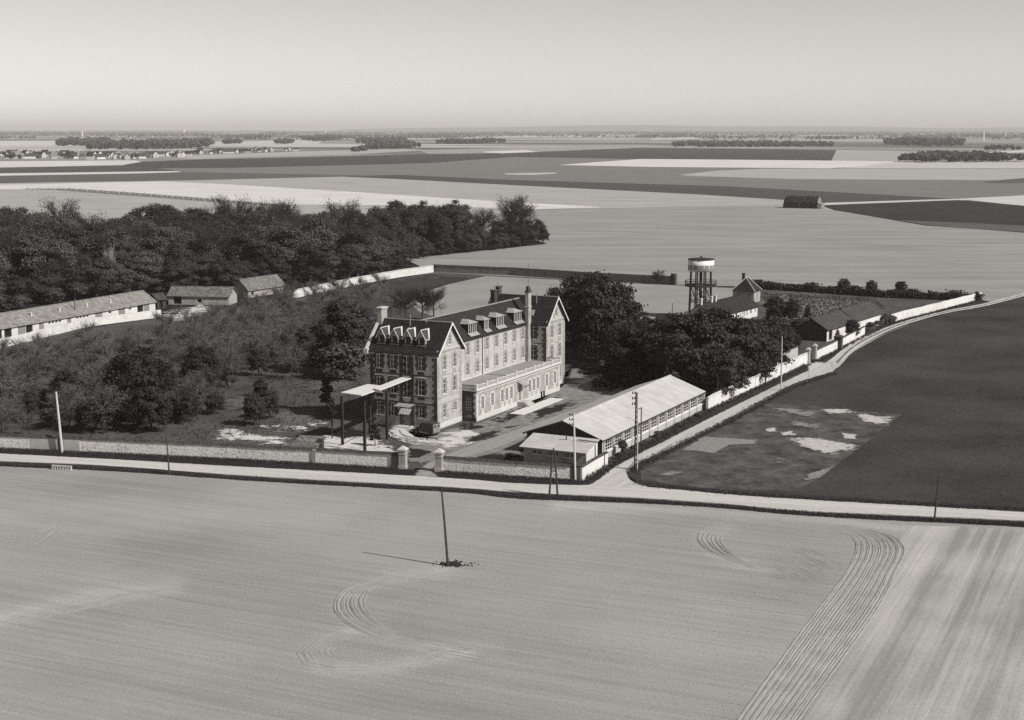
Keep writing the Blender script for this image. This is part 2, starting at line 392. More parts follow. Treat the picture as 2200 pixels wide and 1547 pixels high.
far_field([(0, 372), (380, 367), (392, 369), (300, 372), (0, 377)], 212, 'thin bright strip across the left fields', MIDF)
far_field([(0, 377), (300, 372), (400, 369), (770, 376), (760, 382), (400, 388), (0, 394)], 98, 'dull grass strip at left', MIDF)
far_field([(735, 378), (860, 375), (1100, 386), (1550, 399), (1850, 415), (2065, 427), (1770, 434), (1675, 428), (1500, 418), (1100, 398), (850, 384)], 84, 'dark band of plough running to the stack', MIDF)
far_field([(0, 393), (400, 387), (735, 379), (850, 384), (1100, 397), (1500, 417), (1690, 429), (1690, 441), (1300, 446), (1135, 450), (1000, 470), (0, 470)], 170, 'light field behind the wood', MIDF)
far_field([(0, 396), (350, 389), (500, 396), (750, 411), (1100, 434), (1300, 444), (1135, 449), (900, 440), (575, 438), (300, 416), (150, 406), (0, 406)], 214, 'bright chalky band behind the wood', MIDF)
far_field([(40, 405), (150, 404), (300, 414), (590, 437), (620, 446), (300, 421), (120, 408)], 120, 'strip of rough ground with rows of small heaps', MIDF)
far_field([(1770, 435), (2065, 426), (2200, 419), (2200, 442), (2080, 429), (1770, 440)], 200, 'pale farm track and headland leaving the stack', MIDF)
far_field([(1100, 452), (1300, 446), (1690, 440), (1800, 452), (1990, 484), (2200, 498), (2200, 640), (2100, 652), (1640, 615), (1300, 607), (860, 600), (800, 560), (1000, 480)], 152, 'wide pale field behind the compound walls', dict(var=0.26, scale=0.018, fine=0.7, bump=0.1, stretch=0.1))
far_field([(1765, 440), (2060, 429), (2200, 441), (2200, 499), (1990, 483), (1800, 452)], 62, 'dark field beside the stack', dict(var=0.3, scale=0.02, fine=0.7, bump=0.15, stretch=0.1))
far_field([(1930, 472), (2100, 479), (2200, 484), (2200, 497), (2000, 484)], 96, 'grassy margin of the dark field at right', MIDF)
zf[0] = -0.16
def near_field(px, v, label, name='field', **kw):
    zf[0] += 0.007
    return field(name, px, fm(v, **kw), zf[0], label)
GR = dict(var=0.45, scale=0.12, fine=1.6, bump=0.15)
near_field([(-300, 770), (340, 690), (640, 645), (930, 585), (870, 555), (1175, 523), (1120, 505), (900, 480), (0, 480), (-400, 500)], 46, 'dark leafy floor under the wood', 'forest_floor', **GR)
near_field([(-300, 946), (0, 962), (520, 986), (853, 1005), (943, 1011), (1236, 1029), (1306, 994), (1517, 881), (1735, 779), (1800, 749), (1860, 719), (1915, 693), (2108, 642), (1640, 619), (1448, 610), (930, 584), (640, 640), (340, 682), (-300, 775)], 86, 'rough park grass inside the compound walls', 'lawn', **GR)
near_field([(1045, 592), (1290, 605), (1448, 612), (1585, 619), (1570, 640), (1480, 695), (1410, 708), (1250, 705), (1000, 700), (900, 668), (870, 640), (960, 611)], 152, 'pale kitchen field behind the main building', rows=(0.3, 2.0), var=0.2, scale=0.06, fine=1.0, bump=0.08)
near_field([(1352, 1012), (1374, 995), (1560, 905), (1700, 829), (1759, 811), (1795, 797), (1790, 787), (1836, 753), (1905, 714), (1973, 689), (2041, 671), (2132, 654), (2290, 612), (2900, 700), (2900, 1140), (2200, 1099), (1740, 1073), (1560, 1061), (1420, 1048), (1372, 1036), (1352, 1022)], 71, 'dark green crop field right of the track', **dict(var=0.6, scale=0.045, fine=0.9, bump=0.4))
near_field([(1375, 1010), (1450, 968), (1560, 912), (1645, 866), (1740, 870), (1821, 879), (1936, 889), (1890, 925), (1844, 963), (1746, 1033), (1705, 1052), (1560, 1050), (1440, 1040), (1380, 1030)], 88, 'waste plot of rough grass beside the track', 'waste_plot', var=0.8, scale=0.3, fine=1.1, bump=0.25)
near_field([(1246, 1036), (1308, 996), (1517, 882), (1735, 781), (1742, 802), (1700, 814), (1560, 882), (1322, 1002), (1262, 1044)], 60, 'grass verge between the side wall and the track', 'verge', **GR)
near_field([(1752, 776), (1845, 726), (1915, 695), (2108, 643), (2134, 649), (1973, 683), (1905, 704), (1836, 733), (1776, 778)], 60, 'grass verge along the far side wall', 'verge', **GR)

def P_(xs): return [(x, y) for x, y in xs]
wall_base = [(-160, 953), (0, 962), (250, 973), (520, 986), (700, 996), (853, 1005), (950, 1011), (1100, 1022), (1240, 1031), (1255, 1036)]
road_top = [(-160, 966), (0, 973), (250, 986), (520, 1001), (853, 1019), (1000, 1028), (1100, 1036), (1240, 1041), (1400, 1046), (1560, 1060), (1740, 1072), (2200, 1098), (2400, 1110)]
road_bot = [(-160, 983), (0, 991), (250, 1002), (520, 1022), (853, 1041), (1000, 1049), (1100, 1057), (1240, 1064), (1400, 1072), (1560, 1083), (1740, 1099), (2200, 1119), (2400, 1131)]
verge_bot = [(-160, 994), (0, 1002), (250, 1013), (520, 1032), (853, 1051), (1000, 1060), (1100, 1071), (1240, 1077), (1400, 1083), (1560, 1093), (1740, 1109), (2200, 1133), (2400, 1147)]
road_m = patch_mat('chalk_road', val(196), 0.26, 1.5, 0.35, 0.03, 1.3, along=math.radians(-16))
verge_m = patch_mat('verge_grass', val(50), 0.5, 1.4, 0.5, 0.2, 1.0)
track_m = patch_mat('chalk_track', val(190), 0.26, 1.2, 0.4, 0.04, 1.2, along=math.radians(64))
# chalky bed under road and verges, then verges, then the road on top
ribbon('verge', wall_base[:1] + wall_base[1:] , [(x, y + 3) for x, y in road_top[:8]], verge_m, -0.050, 'dark grass verge along the foot of the front wall', 0.5)
ribbon('verge', [(1360, 1028), (1440, 1038), (1560, 1050), (1740, 1062), (2200, 1087), (2400, 1099)], [(1372, 1040), (1440, 1052), (1560, 1063), (1740, 1075), (2200, 1101), (2400, 1113)], patch_mat('verge_grass_low', val(60), 0.5, 1.4, 0.5, 0.2, 1.0), -0.046, 'dark verge between the road and the crop field', 0.6)
bed_m = patch_mat('road_bed', val(150), 0.25, 1.2, 0.3, 0.05, 1.0)
ribbon('road_shoulder', [(x, y - 1) for x, y in road_top], [(x, y + 4) for x, y in road_bot], bed_m, -0.060, 'earthy shoulder under the country road', 0.4)
ribbon('verge', [(x, y - 1) for x, y in road_bot], verge_bot, verge_m, -0.036, 'dark ditch verge between the road and the tilled field', 0.5)
ribbon('road', road_top, road_bot, road_m, -0.026, 'pale unpaved country road crossing the picture')
tl = [(1236, 1042), (1262, 1041), (1290, 1024), (1320, 1001), (1420, 949), (1560, 879), (1700, 811), (1773, 778), (1836, 731), (1905, 702), (1973, 681), (2041, 665), (2132, 647), (2280, 606)]
tr = [(1420, 1052), (1368, 1036), (1350, 1018), (1368, 998), (1450, 961), (1560, 904), (1700, 828), (1792, 796), (1838, 752), (1905, 713), (1973, 689), (2041, 671), (2132, 654), (2282, 613)]
ribbon('track', tl, tr, track_m, -0.022, 'pale farm track climbing right beside the side wall', 0.6)
patch('track', [(1733, 786), (1752, 776), (1790, 778), (1796, 797), (1770, 806), (1735, 812)], track_m, -0.018, 'worn turning place of chalk before the side gate')
strip_m = patch_mat('track_grass', val(105), 0.4, 1.4, 0.6, 0.1, 1.2)
ribbon('verge', [(1795, 778), (1837, 740), (1905, 706), (1973, 684), (2041, 667), (2132, 650), (2281, 609)], [(1800, 780), (1838, 744), (1905, 709), (1973, 686), (2041, 669), (2132, 651.5), (2281, 610.5)], strip_m, -0.014, 'thin grass strip between the wheel ruts of the track', 0.3)

# patches on the waste plot
pale = patch_mat('chalk_soil', val(190), 0.25, 1.0, 1.5, 0.1, 0.7)
mid = patch_mat('turned_soil', val(140), 0.2, 1.2, 0.35, 0.08, 0.8)
thin = patch_mat('thin_grass', val(140), 0.35, 1.2, 2.0, 0.1, 0.7, 0.30)
k = [0]
def soil(px, m, label, name='bare_soil', inset=0.8):
    k[0] += 1; return patch(name, px, m, -0.040 + 0.0006 * k[0], label, inset=inset)
soil([(1508, 935), (1637, 943), (1633, 953), (1567, 955), (1531, 975), (1457, 967)], mid, 'freshly dug grey bed near the track', inset=0.3)
soil([(1690, 938), (1735, 936), (1846, 957), (1832, 969), (1790, 977), (1715, 958)], pale, 'large white chalk heap ground in the waste plot', inset=0.5)
soil([(1838, 886), (1934, 890), (1904, 915), (1865, 910)], pale, 'chalk scar at the far corner of the waste plot')
soil([(1765, 879), (1822, 878), (1832, 887), (1780, 889)], pale, 'small chalk scar on the upper edge of the plot')
soil([(1810, 930), (1840, 932), (1842, 945), (1815, 942)], pale, 'small chalk patch above the white heap ground')
soil([(1676, 927), (1705, 924), (1710, 934), (1680, 935)], pale, 'small round chalk mound in the plot')
soil([(1643, 920), (1666, 918), (1668, 926), (1645, 927)], pale, 'tiny chalk mound left of the round one')
soil([(1650, 980), (1700, 976), (1720, 995), (1670, 1000)], thin, 'thin grass in the middle of the plot')
soil([(1720, 1022), (1790, 1000), (1840, 970), (1760, 1030), (1700, 1050)], thin, 'thin worn grass along the crop edge')
soil([(1400, 1020), (1460, 1000), (1490, 1010), (1420, 1032)], thin, 'thin grass by the road corner')
soil([(1640, 870), (1800, 885), (1780, 905), (1660, 890)], thin, 'thin grass along the upper plot edge')
soil([(1690, 900), (1790, 910), (1760, 925), (1690, 912)], thin, 'thin grass in the upper plot')
soil([(1350, 1046), (1420, 1050), (1560, 1064), (1420, 1062)], track_m, 'worn corner where the track meets the road')
# yard of the institution
yard_m = patch_mat('yard_earth', val(132), 0.4, 0.7, 0.9, 0.08, 0.6)
grav_m = patch_mat('white_gravel', val(208), 0.18, 1.2, 1.5, 0.06, 0.7)
drive_m = patch_mat('drive_gravel', val(152), 0.2, 1.0, 0.4, 0.05, 0.8)
dark_m = patch_mat('dark_turf', val(52), 0.4, 1.2, 1.6, 0.15, 0.5)
soil([(868, 1000), (938, 1006), (1000, 988), (1118, 978), (1128, 935), (1210, 905), (1330, 850), (1322, 800), (1232, 786), (1214, 826), (1030, 908), (945, 926), (900, 950), (850, 968), (858, 985)], yard_m, 'bare earth yard between the buildings', 'yard', 0.15)
zdr = -0.036
ribbon('drive', [(885, 1022), (900, 1003), (985, 962), (1130, 914), (1270, 862), (1335, 826)], [(946, 1024), (940, 1000), (1040, 974), (1135, 938), (1295, 874), (1352, 846)], drive_m, -0.030, 'gravel drive from the front gate past the long hall', 1.0)
soil([(640, 940), (690, 931), (722, 938), (800, 934), (846, 960), (850, 980), (700, 968), (630, 955)], grav_m, 'white gravel forecourt under the tall canopy', 'forecourt', 0.45)
soil([(446, 930), (500, 921), (560, 934), (622, 940), (645, 957), (560, 955), (470, 947)], grav_m, 'white rubble strewn behind the front wall', 'rubble_ground', 0.8)
soil([(560, 915), (640, 900), (700, 908), (660, 925), (580, 930)], grav_m, 'pale bare earth left of the forecourt', 'bare_soil', 0.9)
soil([(900, 950), (980, 935), (1040, 945), (960, 965)], grav_m, 'pale trodden ground between the kerbs and the drive', 'yard', 0.8)
soil([(833, 916), (885, 905), (905, 912), (872, 924), (896, 944), (962, 947), (964, 954), (880, 953), (835, 936)], grav_m, 'white gravel turning path by the entrance', 'path', 0.45)
soil([(1228, 818), (1300, 800), (1312, 808), (1260, 825), (1226, 834)], grav_m, 'pale worn ground behind the far wing', 'yard')
soil([(1045, 906), (1110, 876), (1180, 852), (1212, 848), (1110, 896), (1060, 916)], dark_m, 'dark turf strip in front of the terrace annex', 'lawn')
soil([(985, 912), (1020, 908), (1050, 922), (1000, 930)], dark_m, 'dark turf beside the near gable', 'lawn')
soil([(1130, 890), (1230, 858), (1250, 866), (1150, 902)], dark_m, 'dark turf beyond the paved walk', 'lawn')
soil([(1000, 935), (1060, 920), (1110, 915), (1060, 940), (1005, 950)], dark_m, 'weedy ground between the drive and the annex', 'lawn')
soil([(950, 930), (1010, 922), (1060, 930), (1000, 945)], grav_m, 'pale trodden ground before the near gable', 'yard')
soil([(1240, 790), (1310, 786), (1318, 800), (1250, 806)], dark_m, 'dark turf behind the far wing', 'lawn')
soil([(700, 925), (760, 915), (820, 925), (800, 940), (720, 945)], dark_m, 'dark ground beside the canopy', 'lawn')
soil([(880, 962), (925, 970), (905, 990), (872, 985)], dark_m, 'dark turf inside the gate', 'lawn')
soil([(980, 985), (1040, 975), (1115, 970), (1120, 985), (1000, 1002)], dark_m, 'dark turf behind the right front wall', 'lawn')
soil([(560, 900), (640, 870), (720, 880), (700, 905), (600, 925)], patch_mat('park_grass_light', val(105), 0.35, 1.0, 2.0, 0.1, 0.5), 'lighter grass left of the canopy', 'lawn')
soil([(640, 800), (790, 790), (780, 830), (700, 850), (620, 850)], patch_mat('park_grass_sun', val(98), 0.35, 1.0, 2.0, 0.1, 0.5), 'lighter grass clearing in the park', 'lawn')
soil([(470, 850), (540, 840), (560, 880), (480, 890)], patch_mat('park_grass_dry', val(100), 0.35, 1.0, 2.0, 0.1, 0.5), 'dry grass between the shrubs', 'lawn')
soil([(120, 720), (300, 700), (420, 720), (300, 760), (100, 770)], patch_mat('orchard_grass', val(92), 0.4, 1.0, 2.0, 0.1, 0.3), 'lighter orchard grass below the stable wall', 'lawn')
soil([(1640, 625), (1720, 628), (1890, 640), (1910, 662), (1770, 692), (1650, 697), (1625, 660)], patch_mat('dry_meadow', val(122), 0.45, 0.8, 2.0, 0.15, 0.35, 0.1), 'dry tussocky meadow behind the right barn', 'meadow', 0.6)
soil([(340, 670), (430, 655), (470, 668), (380, 690)], grav_m, 'pale yard at the end of the stable', 'yard')
soil([(820, 600), (925, 588), (1040, 592), (960, 612), (880, 640), (800, 640)], patch_mat('rough_sward', val(70), 0.35, 0.8, 0.5, 0.1, 0.4), 'rough dark sward beside the inner wall', 'lawn')

# the tilled field in front: dense sheet, tone varies with the harrow passes
NX, NY = 300, 150
def interp(line, x):
    for a, b in zip(line, line[1:]):
        if a[0] <= x <= b[0]: return a[1] + (b[1] - a[1]) * (x - a[0]) / (b[0] - a[0])
    return line[-1][1] if x > line[-1][0] else line[0][1]
def dist_line(px, py, line):
    d = 1e9
    for (ax, ay), (bx, by) in zip(line, line[1:]):
        vx, vy = bx - ax, by - ay; s = max(0, min(1, ((px - ax) * vx + (py - ay) * vy) / (vx * vx + vy * vy)))
        d = min(d, math.hypot(px - ax - s * vx, (py - ay - s * vy) * 1.6))
    return d
passes = [([(-100, 1350), (60, 1315), (180, 1280), (370, 1262)], 26, 0.24), ([(960, 1226), (830, 1243), (752, 1273), (726, 1305), (762, 1345), (850, 1378), (1000, 1402)], 22, 0.17), ([(765, 1352), (685, 1372), (650, 1402), (690, 1432), (790, 1440), (900, 1425), (1000, 1402)], 20, 0.17), ([(1560, 1132), (1505, 1150), (1540, 1195), (1640, 1225)], 22, 0.12), ([(1780, 1140), (1880, 1165), (1850, 1240), (1760, 1340), (1640, 1547)], 50, 0.08),
          ([(700, 1430), (850, 1425), (960, 1395), (1050, 1390)], 30, 0.11), ([(-100, 1225), (150, 1235), (500, 1225), (1000, 1300)], 26, 0.05),
          ([(1200, 1085), (1500, 1097), (1800, 1118), (1990, 1140)], 16, 0.26), ([(0, 1090), (300, 1100), (700, 1120)], 60, 0.06),
          ([(300, 1180), (420, 1170)], 70, -0.10), ([(1300, 1290), (1700, 1320), (1780, 1340)], 20, 0.08), ([(100, 1450), (600, 1500), (1200, 1530)], 50, -0.07)]
mb = MB(); tones = []
for j in range(NY + 1):
    for i in range(NX + 1):
        x = -160 + 2560 * i / NX; y0 = interp(verge_bot, x) - 3; y = y0 + (1640 - y0) * (j / NY) ** 1.15
        p = G(x, y); mb.v.append((p.x, p.y, -0.055))
        tn = 1.0
        for ln, wd, am in passes: tn += am * math.exp(-(dist_line(x, y, ln) / wd) ** 2)
        tones.append(tn)
for j in range(NY):
    for i in range(NX):
        a = j * (NX + 1) + i; mb.f.append((a, a + 1, a + NX + 2, a + NX + 1))
rowdir = G(1000, 1490) - G(200, 1350)
soil_m = ground_mat('tilled_soil', val(158), 0.30, 0.022, 3.4, rows=(math.atan2(rowdir.y, rowdir.x), 0.2), bump=0.10, rowamt=0.34, vcol=True)
o = mb.build('field', soil_m); tag(o, 'tilled pale field filling the foreground', kind='structure')
ca = o.data.color_attributes.new('tone', 'FLOAT_COLOR', 'POINT'); ca.data.foreach_set('color', [q for tn in tones for q in (tn, tn, tn, 1)])
sd = G(1720, 1547) - G(1960, 1190)
head_m = ground_mat('headland_soil', val(172), 0.3, 0.06, 2.4, rows=(math.atan2(sd.y, sd.x), 0.9), bump=0.07, rowamt=1.0)
field('field', [(1935, 1128), (2060, 1130), (2450, 1152), (2500, 1700), (1560, 1700), (1695, 1547), (1868, 1310), (1932, 1185)], head_m, -0.046, 'striped headland at the lower right corner')
# furrows thrown up by the harrow where it turned: real ridges
def ridge_band(mb, inner, outer, n, wdt=0.20, hh=0.10, step=0.8, t0=0.0, t1=1.0):
    A = smooth_pts([G(*p) for p in inner], step); B0 = smooth_pts([G(*p) for p in outer], step); m = len(A)
    B = [B0[min(len(B0) - 1, round(i * (len(B0) - 1) / (m - 1)))] for i in range(m)]
    for q in range(n):
        s = (q + rnd.uniform(-0.2, 0.2)) / max(1, n - 1); b = len(mb.v); i0 = int(m * rnd.uniform(t0, t0 + 0.10)); i1 = m - int(m * rnd.uniform(0, 0.12) * (1 if t1 >= 1 else 1)); cnt = 0
        hq = hh * rnd.uniform(0.6, 1.25)
        for i in range(i0, i1):
            p = A[i].lerp(B[i], s + 0.5 / max(1, n - 1) * math.sin(i * 0.045 + q * 2.1)); d = (A[min(i + 1, m - 1)].lerp(B[min(i + 1, m - 1)], s) - A[max(i - 1, 0)].lerp(B[max(i - 1, 0)], s))
            if d.length < 1e-6: d = Vector((1, 0))
            nrm = Vector((-d.y, d.x)).normalized(); e = min(1.0, (i - i0) / 8.0, (i1 - 1 - i) / 8.0); j = rnd.uniform(0.8, 1.2)
            a_, c_ = p - nrm * wdt, p + nrm * wdt
            mb.v += [(a_.x, a_.y, -0.058), (p.x + rnd.uniform(-.04, .04), p.y + rnd.uniform(-.04, .04), -0.05 + hq * e * j), (c_.x, c_.y, -0.058)]; cnt += 1
        for i in range(cnt - 1):
            mb.f += [(b + 3 * i, b + 3 * i + 3, b + 3 * i + 4, b + 3 * i + 1), (b + 3 * i + 1, b + 3 * i + 4, b + 3 * i + 5, b + 3 * i + 2)]
mb = MB()
ridge_band(mb, [(800, 1258), (782, 1290), (800, 1325), (835, 1350)], [(850, 1238), (750, 1262), (719, 1300), (745, 1338), (820, 1372), (900, 1388)], 11, 0.15, 0.085)
ridge_band(mb, [(735, 1382), (712, 1395), (722, 1408)], [(745, 1360), (672, 1372), (638, 1402), (652, 1425), (720, 1440)], 10, 0.15, 0.085)
ridge_band(mb, [(1565, 1140), (1548, 1160), (1575, 1190), (1630, 1222)], [(1560, 1126), (1508, 1137), (1497, 1158), (1525, 1185), (1620, 1222)], 9, 0.14, 0.075)
ridge_band(mb, [(1760, 1128), (1825, 1150), (1838, 1180), (1812, 1235), (1728, 1345), (1585, 1545), (1480, 1700)], [(1810, 1128), (1905, 1145), (1945, 1178), (1925, 1230), (1880, 1315), (1712, 1547), (1610, 1700)], 27, 0.11, 0.055)
ridge_band(mb, [(1640, 1205), (1740, 1255), (1800, 1262)], [(1700, 1165), (1790, 1205), (1825, 1228)], 14, 0.11, 0.05)
ridge_band(mb, [(1640, 1260), (1720, 1300), (1745, 1303)], [(1690, 1238), (1760, 1270), (1790, 1280)], 11, 0.11, 0.05)
ridge_band(mb, [(850, 1238), (960, 1224), (1080, 1222)], [(850, 1252), (960, 1240), (1080, 1234)], 5, 0.1, 0.035)
ridge_band(mb, [(800, 1372), (900, 1390), (1060, 1420), (1300, 1445)], [(830, 1358), (930, 1376), (1080, 1402), (1310, 1428)], 6, 0.1, 0.03)
ridge_band(mb, [(0, 1330), (120, 1300), (300, 1268), (420, 1260)], [(0, 1355), (120, 1322), (300, 1286), (420, 1275)], 6, 0.1, 0.025)
ridge_band(mb, [(700, 1440), (850, 1436), (960, 1405), (1020, 1396)], [(690, 1420), (840, 1418), (950, 1390), (1010, 1385)], 5, 0.1, 0.03)
ridge_band(mb, [(30, 1165), (75, 1140), (140, 1118)], [(60, 1182), (100, 1162), (145, 1125)], 7, 0.12, 0.05)
tag(mb.build('furrows', soil_m2 := ground_mat('furrow_soil', val(156), 0.25, 0.4, 3.0, bump=0.04)), 'curved harrow furrows where the tractor turned in the foreground field', kind='stuff')
# small clods over the whole tilled field
Rn = np.random.RandomState(61); V = []; Fc = []
for _ in range(15000):
    x = Rn.uniform(-60, 2260); yv = interp(verge_bot, x) + 4; y = yv + (1570 - yv) * Rn.rand(); p = G(x, y); s_ = Rn.uniform(0.025, 0.065); b = len(V); a0 = Rn.uniform(0, 2.1)
    for q in range(3): V.append((p.x + s_ * math.cos(a0 + 2.094 * q), p.y + s_ * math.sin(a0 + 2.094 * q), -0.056))
    V.append((p.x, p.y, -0.05 + s_ * Rn.uniform(0.6, 1.3))); Fc += [(b, b + 1, b + 3), (b + 1, b + 2, b + 3), (b + 2, b, b + 3)]
me = bpy.data.meshes.new('clods'); me.from_pydata(V, [], Fc); me.materials.append(soil_m2); tag(obj('clods', me), 'small clods strewn over the tilled foreground field', kind='stuff')
# clods round the foot of the lone pole
mb = MB()
for _ in range(170):
    a = rnd.uniform(0, 6.28); r = abs(rnd.gauss(0, 1.0)); x, y = 1.1 * r * math.cos(a), 0.7 * r * math.sin(a) + 0.3; s = rnd.uniform(0.05, 0.16) * (1.4 - min(1, r / 3))
    c = G(975, 1213); mb.hexa([(c.x + x + dx * s, c.y + y + dy * s, -0.06) for dx, dy in ((-1, -1), (1, -1), (1, 1), (-1, 1))] + [(c.x + x + dx * s * .5, c.y + y + dy * s * .5, -0.05 + s) for dx, dy in ((-1, -1), (1, -1), (1, 1), (-1, 1))])
tag(mb.build('clods', fm(60, var=0.3, scale=0.5, fine=3.0)), 'dark clods of earth round the foot of the lone pole', kind='stuff')

# ------------------------------------------------------------------ building kit
def clip_poly(poly, outline):
    """Sutherland-Hodgman against a convex counter-clockwise outline"""
    out = poly
    for i in range(len(outline)):
        a, b = outline[i], outline[(i + 1) % len(outline)]; inp = out; out = []
        side = lambda p: (b[0] - a[0]) * (p[1] - a[1]) - (b[1] - a[1]) * (p[0] - a[0])
        for j in range(len(inp)):
            p, q = inp[j], inp[(j + 1) % len(inp)]; sp, sq = side(p), side(q)
            if sp >= -1e-9: out.append(p)
            if (sp > 1e-9 and sq < -1e-9) or (sp < -1e-9 and sq > 1e-9):
                k_ = sp / (sp - sq); out.append((p[0] + (q[0] - p[0]) * k_, p[1] + (q[1] - p[1]) * k_))
        if not out: return []
    return out
MESH = {}
def cached(key, fn):
    if key not in MESH: MESH[key] = fn()
    return MESH[key]
def win_meshes(w_, h_, kind, fm_):
    """frame bars (origin at sill centre on the wall face, -Y outwards), pane, surround, sill"""
    def frame():
        mb = MB(); y0, y1 = 0.12, 0.19; t_ = 0.055; hw = w_ / 2
        mb.box(-hw, -hw + t_, y0, y1, 0, h_); mb.box(hw - t_, hw, y0, y1, 0, h_); mb.box(-hw + t_, hw - t_, y0, y1, 0, t_); mb.box(-hw + t_, hw - t_, y0, y1, h_ - t_, h_)
        if kind == 'grid':
            nc = 4 if w_ > 2 else 3; nr = max(3, round(h_ / 0.45)); bq = 0.032 if w_ > 2 else 0.02
            for q in range(1, nc): mb.box(-hw + w_ * q / nc - bq, -hw + w_ * q / nc + bq, y0 + 0.005, y1 - 0.005, t_, h_ - t_)
            for q in range(1, nr): mb.box(-hw + t_, hw - t_, y0 + 0.01, y1 - 0.01, h_ * q / nr - bq * .7, h_ * q / nr + bq * .7)
        elif kind != 'dark':
            mb.box(-0.04, 0.04, y0 - 0.01, y1 - 0.005, t_, h_ - t_)
            for z in (0.34, 0.70): mb.box(-hw + t_, hw - t_, y0 + 0.01, y1 - 0.01, h_ * z - 0.022, h_ * z + 0.022)
        return mb.mesh('window', fm_)
    def pane():
        mb = MB(); mb.poly([(-w_ / 2, 0.20, 0), (w_ / 2, 0.20, 0), (w_ / 2, 0.20, h_), (-w_ / 2, 0.20, h_)]); return mb.mesh('pane', M['glass'])
    return cached((w_, h_, kind, 'f'), frame), cached((w_, h_, kind, 'p'), pane)
def surround_mesh(w_, h_, mat, style):
    def mk():
        mb = MB(); hw = w_ / 2; n = max(4, round(h_ / 0.48)); bh = (h_ + 0.1) / n
        for q in range(n):
            e = 0.55 if q % 2 else 0.36
            for sg in (-1, 1):
                x0, x1 = sorted((sg * (hw + 0.002), sg * (hw + e))); mb.box(x0, x1, -0.03 - 0.006 * (q % 2), 0.02, -0.05 + q * bh, -0.05 + (q + 1) * bh - 0.004)
        # segmental arch of voussoirs
        na = 7
        for q in range(na):
            a0 = -1 + 2 * q / na; a1 = -1 + 2 * (q + 1) / na; f0, f1 = 0.10 * (1 - a0 * a0), 0.10 * (1 - a1 * a1); ex = hw + 0.24
            zt = h_ + 0.05; p = [(a0 * ex, zt + f0), (a1 * ex, zt + f1), (a1 * ex, zt + 0.30 + f1 * 1.5), (a0 * ex, zt + 0.30 + f0 * 1.5)]
            y_ = -0.05 if q != 3 else -0.08
            mb.hexa([(p[0][0], y_, p[0][1]), (p[1][0] - .006, y_, p[1][1]), (p[1][0] - .006, 0.02, p[1][1]), (p[0][0], 0.02, p[0][1]), (p[3][0], y_, p[3][1]), (p[2][0] - .006, y_, p[2][1]), (p[2][0] - .006, 0.02, p[2][1]), (p[3][0], 0.02, p[3][1])])
        return mb.mesh('surround', mat)
    return cached((w_, h_, mat.name, style, 's'), mk)
def sill_mesh(w_, mat):
    return cached((w_, mat.name, 'sill'), lambda: MB().box(-w_ / 2 - 0.15, w_ / 2 + 0.15, -0.10, 0.14, -0.14, -0.001).mesh('sill', mat))
def hood_mesh(w_, mat):
    return cached((w_, mat.name, 'hood'), lambda: MB().box(-w_ / 2 - 0.3, w_ / 2 + 0.3, -0.16, 0.02, 0.36, 0.50).mesh('hood', mat))
def facade(root, p0, d, L, z0, z1, mat, holes=(), outline=None, surround=None, sillm=None, framem=None, depth=0.26, name='wall', shutters=None):
    """wall standing on p0 + s*d (outside on the right-hand side of d), with real openings.
    holes: (s_centre, z_bottom, width, height, kind)"""
    d = Vector(d).normalized(); nrm = Vector((d.y, -d.x)); p0 = Vector(p0); mb = MB()
    S = sorted({0.0, L} | {h[0] - h[2] / 2 for h in holes} | {h[0] + h[2] / 2 for h in holes})
    Z = sorted({z0, z1} | {h[1] for h in holes} | {h[1] + h[3] for h in holes} | ({q[1] for q in outline} if outline else set()))
    def P(s_, z_, out=0.0):
        q = p0 + d * s_ + nrm * out; return (q.x, q.y, z_)
    for a, b in zip(S, S[1:]):
        for c, e in zip(Z, Z[1:]):
            cs, cz = (a + b) / 2, (c + e) / 2
            if any(abs(cs - h[0]) < h[2] / 2 - 1e-6 and h[1] < cz < h[1] + h[3] for h in holes): continue
            pl = [(a, c), (b, c), (b, e), (a, e)]
            if outline: pl = clip_poly(pl, outline)
            if len(pl) > 2: mb.poly([P(*q) for q in pl])
    for h in holes:
        a, b, c, e = h[0] - h[2] / 2, h[0] + h[2] / 2, h[1], h[1] + h[3]
        for (s0, q0), (s1, q1) in (((a, c), (a, e)), ((a, e), (b, e)), ((b, e), (b, c)), ((b, c), (a, c))):
            mb.poly([P(s0, q0), P(s0, q0, -depth), P(s1, q1, -depth), P(s1, q1)])
    o = mb.build(name, mat, root)
    ang = math.atan2(d.y, d.x)
    for h in holes:
        kind = h[4]; base = P(h[0], h[1])
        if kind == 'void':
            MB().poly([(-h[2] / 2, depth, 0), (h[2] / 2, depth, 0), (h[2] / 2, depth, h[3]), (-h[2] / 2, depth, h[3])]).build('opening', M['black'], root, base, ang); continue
        if kind == 'door':
            dr = MB().box(-h[2] / 2, h[2] / 2, 0.08, 0.14, 0, h[3]).build('door', M['door'], root, base, ang)
            MB().box(h[2] / 2 - 0.2, h[2] / 2 - 0.12, 0.03, 0.078, h[3] * 0.45, h[3] * 0.45 + 0.16).build('handle', M['metal'], dr); continue
        f_, p_ = win_meshes(h[2], h[3], kind, framem or M['frame'])
        wo_ = obj('window', f_, root, base, ang); obj('pane', p_, wo_)
        if surround: obj('surround', surround_mesh(h[2], h[3], surround, 'a'), wo_)
        if sillm: obj('sill', sill_mesh(h[2], sillm), wo_)
        if kind == 'hood': obj('hood', hood_mesh(h[2], M['stone']), wo_, (0, 0, h[3]))
    return o
def band(root, p0, d, L, z, hh, out, mat, name='band', s0=0.0):
    d = Vector(d).normalized(); a = math.atan2(d.y, d.x)
    return MB().box(s0, L, -out, 0.05, z, z + hh).build(name, mat, root, (p0[0], p0[1], 0), a)
